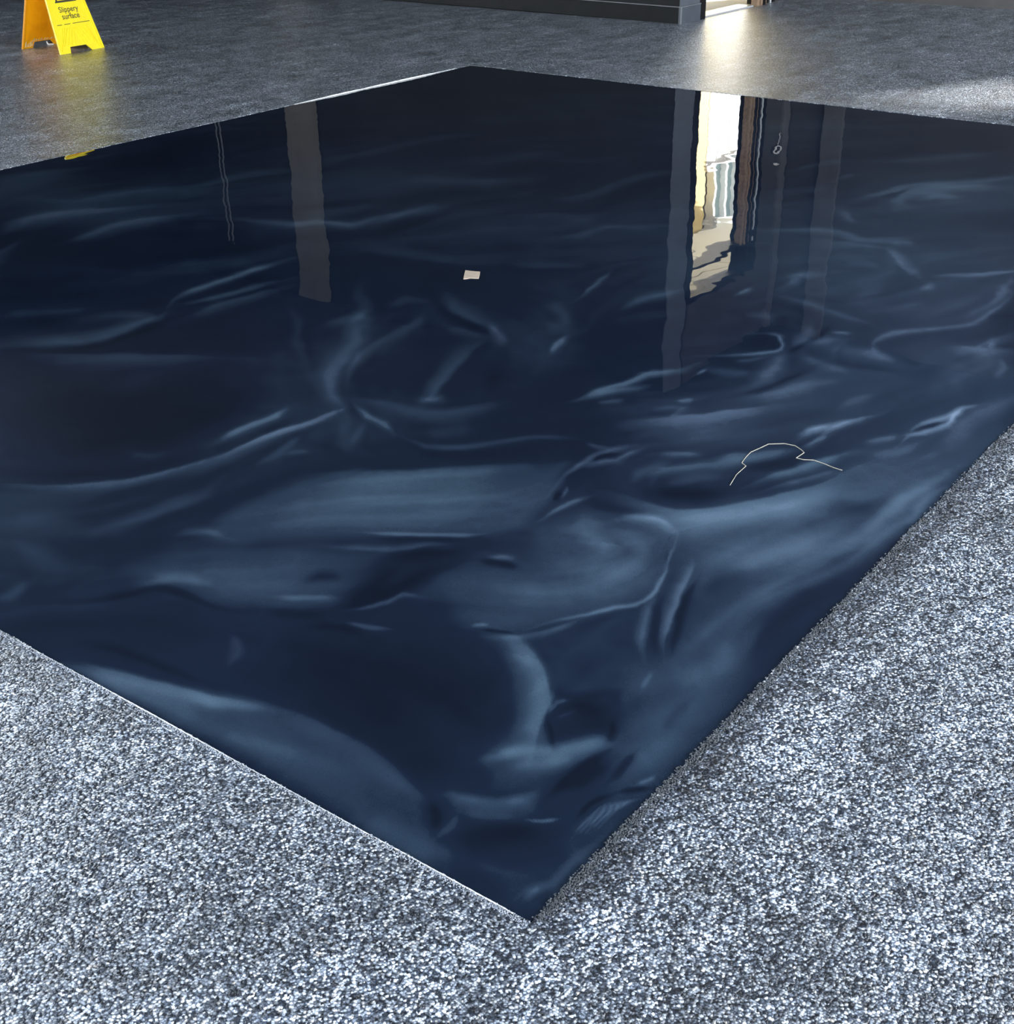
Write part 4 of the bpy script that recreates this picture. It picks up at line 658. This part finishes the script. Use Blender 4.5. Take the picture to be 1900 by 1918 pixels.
    me.polygons.add(len(F)); me.polygons.foreach_set('loop_start', np.arange(0, F.size, 4, dtype=np.int32))
    me.update(calc_edges=True)
    for nm, arr in (('veil', v), ('tint', tint)):
        at = me.attributes.new(nm, 'FLOAT', 'POINT'); at.data.foreach_set('value', arr.ravel().astype(np.float32))
    me.polygons.foreach_set('use_smooth', np.ones(len(F), bool)); me.materials.append(M_RESIN)
    return me
panel = thing('resin_floor_panel', 'large rectangle of glossy navy resin with smoky blue swirls set in the speckled floor', 'floor panel')
link(bpy.data.objects.new('resin_pour', build_pour()), panel)
# resin lip along two borders, its bright highlight painted as pale colour
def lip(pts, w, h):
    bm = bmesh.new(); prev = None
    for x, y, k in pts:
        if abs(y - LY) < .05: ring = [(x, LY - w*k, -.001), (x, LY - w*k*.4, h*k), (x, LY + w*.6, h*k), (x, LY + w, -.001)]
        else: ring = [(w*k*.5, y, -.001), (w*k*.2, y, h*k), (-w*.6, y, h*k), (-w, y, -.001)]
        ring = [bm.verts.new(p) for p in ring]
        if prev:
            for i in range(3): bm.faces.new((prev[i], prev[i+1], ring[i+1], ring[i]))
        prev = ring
    return bm_obj('edge_highlight', bm, M_EDGE_HIGHLIGHT, panel)
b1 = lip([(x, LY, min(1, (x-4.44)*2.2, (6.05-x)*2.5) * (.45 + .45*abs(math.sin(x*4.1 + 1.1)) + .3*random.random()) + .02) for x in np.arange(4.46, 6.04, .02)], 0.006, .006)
b1['label'] = 'thin resin lip with its highlight painted pale'
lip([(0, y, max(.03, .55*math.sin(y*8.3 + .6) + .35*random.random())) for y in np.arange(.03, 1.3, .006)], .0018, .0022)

# ------------------------------------------------------------------ floor with the opening for the panel
def build_floor():
    def edge(a, b, n):
        return [(a[0] + (b[0]-a[0])*k/n, a[1] + (b[1]-a[1])*k/n) for k in range(n)]
    E = (edge((0, 0), (LX, 0), 900) + edge((LX, 0), (LX, LY), 240) + edge((LX, LY), (0, LY), 280) + edge((0, LY), (0, 0), 800))
    inner = []
    for i, (x, y) in enumerate(E):
        j = .0016 * random.gauss(0, 1) + .004 * math.sin(i*.11) * math.sin(i*.037)
        if y == 0: y -= abs(j)*.0 + j*.7
        elif x == LX: x += j
        elif y == LY: y += j
        else: x -= j*.7
        inner.append((x, y))
    n = len(E); O = .25
    outer = []
    for x, y in E:
        outer.append((x - O if x <= 0 else x + O if x >= LX else x, y - O if y <= 0 else y + O if y >= LY else y))
    V = [(x, y, -.012) for x, y in inner] + [(x, y, -.0002) for x, y in inner] + [(x, y, 0) for x, y in outer]
    F = []
    for i in range(n):
        j = (i + 1) % n
        F.append((i, j, n + j, n + i)); F.append((n + i, n + j, 2*n + j, 2*n + i))
    def q(x0, x1, y0, y1):
        k = len(V); V.extend([(x0, y0, 0), (x1, y0, 0), (x1, y1, 0), (x0, y1, 0)]); F.append((k, k+1, k+2, k+3))
    a, b_, c_, d_ = -O, LX + O, -O, LY + O
    q(-4, a, -3.3, 11.9); q(b_, 11.3, -3.3, 4.86); q(b_, 9.4, 4.86, 11.9); q(a, b_, -3.3, c_); q(a, b_, d_, 11.9)
    # corner squares between the border band and the open floor
    for x0, x1 in ((a, 0), (LX, b_)):
        for y0, y1 in ((c_, 0), (LY, d_)): q(x0, x1, y0, y1)
    bm = bmesh.new(); vs = [bm.verts.new(v) for v in V]
    for f in F:
        try: bm.faces.new([vs[i] for i in f])
        except ValueError: pass
    bmesh.ops.recalc_face_normals(bm, faces=bm.faces)
    for f in bm.faces:
        if abs(f.normal.z) > .5 and f.normal.z < 0: f.normal_flip()
    me = bpy.data.meshes.new('floor'); bm.to_mesh(me); bm.free(); me.materials.append(M_FLOOR)
    return struct(link(bpy.data.objects.new('floor', me)))
floor = build_floor()
# loose quartz grit along the near borders of the pour
def grit(name, places, mat):
    V = []; F = []
    base = [(1,0,0),(-.5,.87,0),(-.5,-.87,0),(0,0,.8),(0,0,-.6)]
    for x, y, r in places:
        th = random.random()*6.28; k = len(V); s1, s2 = random.uniform(.7, 1.3), random.uniform(.7, 1.2)
        for bx, by, bz in base:
            px, py = bx*math.cos(th)*s1 - by*math.sin(th)*s2, bx*math.sin(th)*s1 + by*math.cos(th)*s2
            V.append((x + r*px, y + r*py, max(-.0012, .0008 + r*bz)))
        F += [(k+a, k+b, k+3) for a, b in ((0,1),(1,2),(2,0))] + [(k+b, k+a, k+4) for a, b in ((0,1),(1,2),(2,0))]
    o = mesh_obj(name, V, F, mat, panel); o['kind'] = 'stuff'; return o
grit('border_grit', [(random.expovariate(1/1.1) % 2.6 + .01, min(.003, -.008 + random.gauss(0, .006)), random.uniform(.0014, .0030)) for _ in range(3000)], M_WETGRIT)
grit('border_grit', [(min(.0005, random.gauss(-.006, .003)), random.random()**1.3 * 1.5, random.uniform(.0010, .0022)) for _ in range(1800)], M_GRIT)

# ------------------------------------------------------------------ room shell
ZC = 3.3
def wallbox(name, x0, x1, y0, y1, z0, z1, mat): return struct(box(name, x0, x1, y0, y1, z0, z1, mat))
wallbox('ceiling', -4.2, 11.35, -3.5, 12.1, ZC, ZC + .25, M_CEIL)
# front wall (behind the camera) with one window, right wall with four shop windows
def wall_with_openings(name, axis, t0, t1, a0, a1, openings, mat):
    bm = bmesh.new()
    def add(u0, u1, z0, z1):
        if u1 - u0 < 1e-4: return
        if axis == 'y': add_box(bm, u0, u1, t0, t1, z0, z1)
        else: add_box(bm, t0, t1, u0, u1, z0, z1)
    cur = a0
    for u0, u1, z0, z1 in openings:
        add(cur, u0, 0, ZC); add(u0, u1, 0, z0); add(u0, u1, z1, ZC); cur = u1
    add(cur, a1, 0, ZC)
    return struct(bm_obj(name, bm, mat))
def window(name, axis, t, u0, u1, z0, z1, mat, parts=1):
    """frame with panes"""
    root = bpy.data.objects.new(name, None); COL.objects.link(root); root['kind'] = 'structure'
    bm = bmesh.new()
    def add(a0, a1, c0, c1, th=.03):
        if axis == 'y': add_box(bm, a0, a1, t - th, t + th, c0, c1)
        else: add_box(bm, t - th, t + th, a0, a1, c0, c1)
    w = .05
    add(u0, u1, z0, z0 + w); add(u0, u1, z1 - w, z1); add(u0, u0 + w, z0 + w, z1 - w); add(u1 - w, u1, z0 + w, z1 - w)
    for k in range(1, parts): m_ = u0 + (u1-u0)*k/parts; add(m_ - .02, m_ + .02, z0 + w, z1 - w)
    bm_obj('window_frame', bm, mat, root)
    for k in range(parts):
        a0 = u0 + (u1-u0)*k/parts + .045; a1 = u0 + (u1-u0)*(k+1)/parts - .045
        if axis == 'y': box('pane', a0, a1, t - .003, t + .003, z0 + w, z1 - w, M_GLASS, root)
        else: box('pane', t - .003, t + .003, a0, a1, z0 + w, z1 - w, M_GLASS, root)
    return root
wall_with_openings('wall_front', 'x', -4.2, -4.0, -3.5, 12.1, [(-1.9, 6.5, .2, 2.8)], M_DARK)
window('window_1', 'x', -4.1, -1.9, 6.5, .2, 2.8, M_POST, 4)
wall_with_openings('wall_right', 'y', -3.5, -3.3, -4.0, 11.3, [(a, b, .2, 2.8) for a, b in WIN_X], M_DARK)
for k, (a, b) in enumerate(WIN_X): window('window_%d' % (k + 2), 'y', -3.4, a, b, .2, 2.8, M_POST, 2)
wall_with_openings('wall_left', 'y', 11.9, 12.1, -4.0, 9.6, [(a, b, .2, 2.8) for a, b in LEFT_FILL_X], M_LEFT)
for k, (a, b) in enumerate(LEFT_FILL_X): window('window_%d' % (k + 7), 'y', 12.0, a, b, .2, 2.8, M_POST, 2)  # left windows are added, out of view, to light the far floor
HW = (-.75, .12, 2.32, 3.24)                                       # high window in the back wall that lets the sun patch in
wall_with_openings('wall_back', 'x', 11.1, 11.3, -3.3, 5.0, [HW], M_DARK)
window('window_10', 'x', 11.2, *HW, M_POST)
struct(box('baseboard_back', 11.07, 11.1, -3.3, 4.84, 0, .1, M_STRIP))
struct(box('trim_1', 11.04, 11.1, 4.28, 4.48, .1, ZC, M_STRIP))
# charcoal partition, slightly off square, with slate-grey end face, black skirting and a taupe pilaster
DX = .0282
def fx(y, x0): return x0 + (y - 4.83) * DX
def part(name, x0, y0, y1, z0, z1, x1, mat, parent=None):
    bm = bmesh.new(); prism(bm, [(fx(y0, x0), y0), (x1, y0), (x1, y1), (fx(y1, x0), y1)], z0, z1); return bm_obj(name, bm, mat, parent)
wp = struct(part('wall_end', 8.772, 4.850, 11.9, 0, ZC, 9.14, M_PART))
part('end_panel', 8.766, 4.838, 4.850, .1, ZC, 9.085, M_END, wp)
bb = bpy.data.objects.new('baseboard_end', None); COL.objects.link(bb); bb['kind'] = 'structure'
part('skirting', 8.757, 4.850, 11.9, 0, .128, 8.80, M_SKIRT, bb)
part('end_skirting', 8.757, 4.826, 4.850, 0, .128, 9.085, painted('slate_skirting', (.07, .08, .095), .45), bb)
part('ledge', 8.754, 4.850, 11.9, .128, .134, 8.80, M_LEDGE, bb)
part('ledge', 8.754, 4.823, 4.850, .128, .134, 9.085, M_LEDGE, bb)
part('corner_bead', 8.753, 4.822, 4.832, 0, .128, 8.763, M_LEDGE, bb)
struct(part('trim_2', 8.70, 9.31, 9.74, 0, ZC, 9.0, M_COLUMN))
for k, y in enumerate((10.93, 11.0)):
    bm = bmesh.new(); tube(bm, [(fx(y, 8.758), y, .14), (fx(y, 8.758), y, 1.2), (fx(y, 8.758), y, 2.9)], .010)
    c_ = bm_obj('wall_conduit', bm, M_CONDUIT)
    tag(c_, ('thin grey conduit down the charcoal wall, nearer the pilaster', 'thin grey conduit down the charcoal wall, farther from the pilaster')[1 - (1 - k)], 'conduit', 'conduits on the charcoal wall')
# doorway beside the partition end
wd = struct(box('wall_door', 9.14, 11.1, 4.86, 5.0, 2.55, ZC, M_DARK))
struct(box('wall_door_side', 10.55, 11.1, 4.86, 5.0, 0, 2.55, M_DARK))
struct(box('trim_3', 10.9, 11.04, 4.835, 4.86, 0, ZC, M_STRIP))
dr = bpy.data.objects.new('door_1', None); COL.objects.link(dr); dr['kind'] = 'structure'
box('frame_post', 9.085, 9.165, 4.822, 5.0, 0, 2.55, M_POST, dr)
bm = bmesh.new()
for x0, x1, y0 in ((10.15, 10.18, 4.84), (10.188, 10.222, 4.85), (10.23, 10.26, 4.84)): add_box(bm, x0, x1, y0, 4.90, 0, 2.19)
bm_obj('frame_jamb', bm, M_BRONZE, dr)
box('frame_post', 10.262, 10.30, 4.83, 5.0, 0, 2.55, M_POST, dr)
box('side_panel', 10.30, 10.55, 4.864, 4.96, 0, 2.55, M_SIDELIGHT, dr)
box('mullion', 10.450, 10.458, 4.852, 4.864, 0, 2.2, M_WHITE, dr)
box('mullion', 10.36, 10.367, 4.856, 4.864, 0, 2.2, M_BRONZE, dr)
box('transom_bar', 9.165, 10.262, 4.85, 5.0, 2.175, 2.215, M_POST, dr)
box('head_bar', 9.165, 10.262, 4.85, 5.0, 2.51, 2.55, M_POST, dr)
box('transom_pane', 9.165, 10.262, 4.93, 4.936, 2.215, 2.51, M_GLASS, dr)
box('threshold', 9.165, 10.12, 4.86, 5.02, -.01, .012, M_ALU, dr)

# ------------------------------------------------------------------ outside the doorway
struct(box('ground', 8.0, 34, 5.0, 16, -.06, -.01, M_PAVE))
cano = thing('entrance_canopy', 'beige panelled canopy outside the doorway, mirrored in the glossy resin', 'canopy', (12, 6.4, 0))
cano.location = (0, 0, 0)
xsf = [9.16, 10.2, 11.5, 12.9, 14.3, 15.7]; ysf = [5.02, 5.9, 7.0, 7.98]
for i in range(len(xsf) - 1):
    for j in range(len(ysf) - 1):
        box('soffit_panel', xsf[i] + .012, xsf[i+1] - .012, ysf[j] + .012, ysf[j+1] - .012, 3.75 + .004*((i+j) % 2), 3.80, M_SOFFIT, cano)
box('backing', 9.16, 15.7, 5.02, 7.98, 3.80, 3.95, M_BLACK, cano)
bld = thing('opposite_building', 'sunlit white and yellow building across the passage, mirrored in the resin', 'building')
box('yellow_wall', 9.0, 15.22, 8.0, 8.3, -.01, 4.6, M_YELLOW_WALL, bld)
for k in range(12):
    x0 = 15.24 + .30*k
    box('cladding_panel', x0, x0 + .282, 8.0, 8.25, -.01, 2.80, M_WHITE, bld)
box('backing_wall', 15.22, 19.0, 8.15, 8.35, -.01, 4.6, M_ALU, bld)
box('window_sill', 15.24, 18.96, 7.97, 8.15, 2.80, 2.86, M_ALU, bld)
for k in range(10):
    x0 = 15.52 + .34*k
    box('window_pane', x0 + .03, x0 + .31, 8.08, 8.1, 2.86, 3.74, M_PANE, bld)
    box('window_mullion', x0 - .03, x0 + .03, 8.0, 8.12, 2.86, 3.74, M_WHITE, bld)
box('window_head', 15.22, 18.96, 8.0, 8.15, 3.74, 4.6, M_WHITE, bld)

# ------------------------------------------------------------------ the yellow warning sign
FLp, FRp, BLp = Vector((4.896, 7.912, 0)), Vector((5.314, 7.941, 0)), Vector((4.915, 8.429, 0))
HINGE_L, HINGE_R = Vector((4.968, 8.171, .79)), Vector((5.232, 8.190, .79))
sign = thing('warning_sign', 'yellow folding floor sign reading Slippery surface, standing on the dark floor', 'sign', (5.105, 8.17, 0))
def leaf_frame(foot_mid, hinge_mid, face):
    u = (FRp - FLp).normalized(); v = (hinge_mid - foot_mid).normalized(); w = u.cross(v).normalized() 
    if w.dot(Vector(face)) < 0: w = -w
    return u, v, w
def place(bm, o, u, v, w):
    """local (u, depth, v): depth runs into the leaf, away from its outer face"""
    for q in bm.verts:
        a, d, c = q.co; q.co = o + u*a - w*d + v*c - sign.location
hm = (HINGE_L + HINGE_R) / 2
LEAF_L = (hm - (FLp + FRp)/2).length
WB, WT = .2095, .132
def half(v): return WB + (WT - WB) * v / LEAF_L
def leaf_outline():
    return [(-WB, 0), (-.112, 0), (-.098, .045), (.052, .045), (.098, .0), (WB, 0), (half(LEAF_L), LEAF_L), (-half(LEAF_L), LEAF_L)]
def build_leaf(name, foot_mid, face, mat, printed):
    u, v, w = leaf_frame(foot_mid, hm, face)
    bm = bmesh.new(); out = leaf_outline(); slab(bm, out, .002, .009)
    bm2 = bmesh.new()
    for sgn in (-1, 1):                                               # raised rim along both sides
        slab(bm2, [(sgn*WB, 0), (sgn*(WB-.017), 0), (sgn*(WT-.015), LEAF_L), (sgn*WT, LEAF_L)][::sgn], -.004, .012)
    place(bm, foot_mid, u, v, w); lf = bm_obj(name, bm, mat, sign)
    place(bm2, foot_mid, u, v, w); bm_obj('rim', bm2, mat, lf)
    for sgn in (-1, 1):                                               # fan of grip ribs above the feet
        for k in range(6):
            bm = bmesh.new(); a = .014 + .027*k; top = .183; bot = .055 if k < 4 else .02
            lean = .05 + .012*k
            a0, a1 = sgn*(a + lean*.55), sgn*(a - lean*.35 if a - lean*.35 > .004 else .004)
            if abs(a0) > half(bot) - .025: a0 = sgn*(half(bot) - .025)
            slab(bm, [(a0-.004, bot), (a0+.004, bot), (a1+.004, top), (a1-.004, top)], -.003, .004)
            place(bm, foot_mid, u, v, w); bm_obj('grip_rib', bm, mat, lf)
    if printed:
        def ink(name, polys, d=.0012):
            bm = bmesh.new()
            for pl in polys: slab(bm, pl, .002 - d, .0035)
            place(bm, foot_mid, u, v, w); return bm_obj(name, bm, M_INK, lf)
        for nm, text, wid, vv, cu in (('lettering', 'Slippery', .180, .293, .002), ('lettering', 'surface', .162, .243, .002)):
            cu_ = bpy.data.curves.new('lettering', 'FONT'); cu_.body = text; cu_.size = .05; cu_.extrude = 0; cu_.offset = .0005
            to = bpy.data.objects.new('lettering', cu_); COL.objects.link(to)
            dg = bpy.context.evaluated_depsgraph_get(); me = bpy.data.meshes.new_from_object(to.evaluated_get(dg))
            bpy.data.objects.remove(to)
            xs_ = [q.co.x for q in me.vertices]; k = wid / (max(xs_) - min(xs_)); mx = (max(xs_) + min(xs_)) / 2
            for q in me.vertices: 
                a, c = (q.co.x - mx) * k + cu, q.co.y * k + vv
                q.co = foot_mid + u*a - w*.0008 + v*c - sign.location
            me.materials.clear(); me.materials.append(M_INK); link(bpy.data.objects.new('lettering', me), lf)
        t0, t1, tw_ = .362, .53, .100                                  # warning triangle
        def tri(k):
            cy = t0 + (t1 - t0) * .36; return [(0 + (px)*k, cy + (py - cy)*k) for px, py in ((-tw_, t0), (tw_, t0), (0, t1))]
        A, B = tri(1), tri(.76)
        ink('warning_triangle', [[A[i], A[(i+1) % 3], B[(i+1) % 3], B[i]] for i in range(3)])
        def bar(p, q, r):
            p, q = Vector(p), Vector(q); n_ = (q - p).normalized(); n_ = Vector((-n_.y, n_.x)) * r
            return [tuple(p - n_), tuple(q - n_), tuple(q + n_), tuple(p + n_)]
        cy = t0 + .030
        ink('falling_figure', [bar((-.048, cy), (.046, cy - .002), .0035), bar((-.036, cy + .006), (.004, cy + .022), .0045), bar((.004, cy + .022), (-.004, cy + .040), .0045),
             bar((-.004, cy + .040), (.018, cy + .060), .006), bar((.018, cy + .056), (.034, cy + .042), .004), bar((.012, cy + .056), (-.012, cy + .070), .004),
             [(.020 + .009*math.cos(a*.785), cy + .076 + .009*math.sin(a*.785)) for a in range(8)]])
        ink('print_line', [bar((-.150, .206), (-.104, .206), .0022), bar((-.085, .206), (-.026, .207), .0022), bar((-.004, .207), (.160, .208), .0022)])
    return lf, (u, v, w)
front, _ = build_leaf('front_leaf', (FLp + FRp)/2, (0, -1, .2), M_SIGN, True); front['label'] = 'bright yellow printed leaf'
bmid = BLp + (FRp - FLp)/2
back, (bu, bv, bw) = build_leaf('back_leaf', bmid, (0, 1, .2), M_SIGN_BACK, False); back['label'] = 'yellow leaf with its shade painted in as deeper orange'
bm = bmesh.new()                                                     # scuffed lower inside edge of the back leaf
prevu = -.155
for k in range(14):
    uu = -.19 + .021*k + random.uniform(-.004, .004); hh = random.uniform(.012, .04) * (1.3 if k < 8 else .6); vv = .012 if abs(uu) > .11 else .05
    slab(bm, [(uu, vv), (uu + .012, vv + .004), (uu + .016, vv + hh), (uu + .004, vv + hh*.7)], .0085, .0100)
place(bm, bmid, bu, bv, bw); bm_obj('scuff_mark', bm, M_SCUFF, back)
bm = bmesh.new(); tube(bm, [HINGE_L + Vector((-.01, 0, .0)) - sign.location, hm - sign.location, HINGE_R + Vector((.01, 0, .0)) - sign.location], .010, 12)
bm_obj('hinge_bar', bm, M_SIGN, sign)
# ------------------------------------------------------------------ small shapes on the resin, small things hanging by the door
def sheet(name, outline, z0, z1, mat):
    bm = bmesh.new(); prism(bm, outline, z0, z1); return bm_obj(name, bm, mat)
cream_patch = sheet('cream_square', [(2.4698, 2.0963), (2.472, 2.0815), (2.478, 2.061), (2.4865, 2.0398), (2.455, 2.017), (2.422, 1.9956), (2.4056, 2.025), (2.395, 2.030), (2.3853, 2.0376), (2.425, 2.066)], -.0017, .0003, M_CREAM_PATCH)  # flat cream shape on the resin
tag(cream_patch, 'small cream patch on the dark resin', 'cream_patch')
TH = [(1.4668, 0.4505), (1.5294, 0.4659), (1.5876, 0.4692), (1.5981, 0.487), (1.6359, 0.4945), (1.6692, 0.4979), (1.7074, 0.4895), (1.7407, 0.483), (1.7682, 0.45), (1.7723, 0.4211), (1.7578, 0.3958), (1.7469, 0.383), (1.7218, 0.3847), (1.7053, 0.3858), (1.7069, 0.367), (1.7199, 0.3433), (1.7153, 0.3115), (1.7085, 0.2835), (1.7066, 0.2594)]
bm = bmesh.new(); tube(bm, [(x, y, -.0018 + .0008) for x, y in TH], .0008, 6)  # thin cream tube following a kinked arch on the resin
tag(bm_obj('cream_line', bm, M_CREAM_LINE), 'thin cream line in a kinked arch on the resin', 'cream_line')
bm = bmesh.new(); tube(bm, [(5.237, 8.56, .006), (5.19, 8.486, .006), (5.16, 8.43, .006), (5.185, 8.40, .006)], .006, 6)
tag(bm_obj('plastic_offcut', bm, M_CABLE), 'small curved white offcut on the floor inside the yellow sign', 'offcut')
coil = thing('cable_coil', 'small coil of pale cable hanging beside the doorway, mirrored in the resin', 'cable', (10.79, 4.83, 1.46))
bm = bmesh.new(); pts = []
for k in range(97):
    a = 2*math.pi*k/24; pts.append(((.064 + .014*math.sin(k*.55))*math.cos(a) + .004*math.sin(k*.31), -.008 - .006*(k % 5)/5, (.05 + .008*math.cos(k*.7))*math.sin(a) - .04))
tube(bm, pts, .0055, 6); bm_obj('loops', bm, M_CABLE, coil)
bm = bmesh.new(); tube(bm, [(.0, -.01, -.09), (-.01, -.01, -.14), (.02, -.01, -.19), (.05, -.01, -.23)], .0035, 6); bm_obj('tail', bm, M_CABLE, coil)
bm = bmesh.new(); tube(bm, [(0, .03, .012), (0, -.03, .008), (0, -.035, .014)], .002, 6); bm_obj('hook', bm, M_DARK, coil)
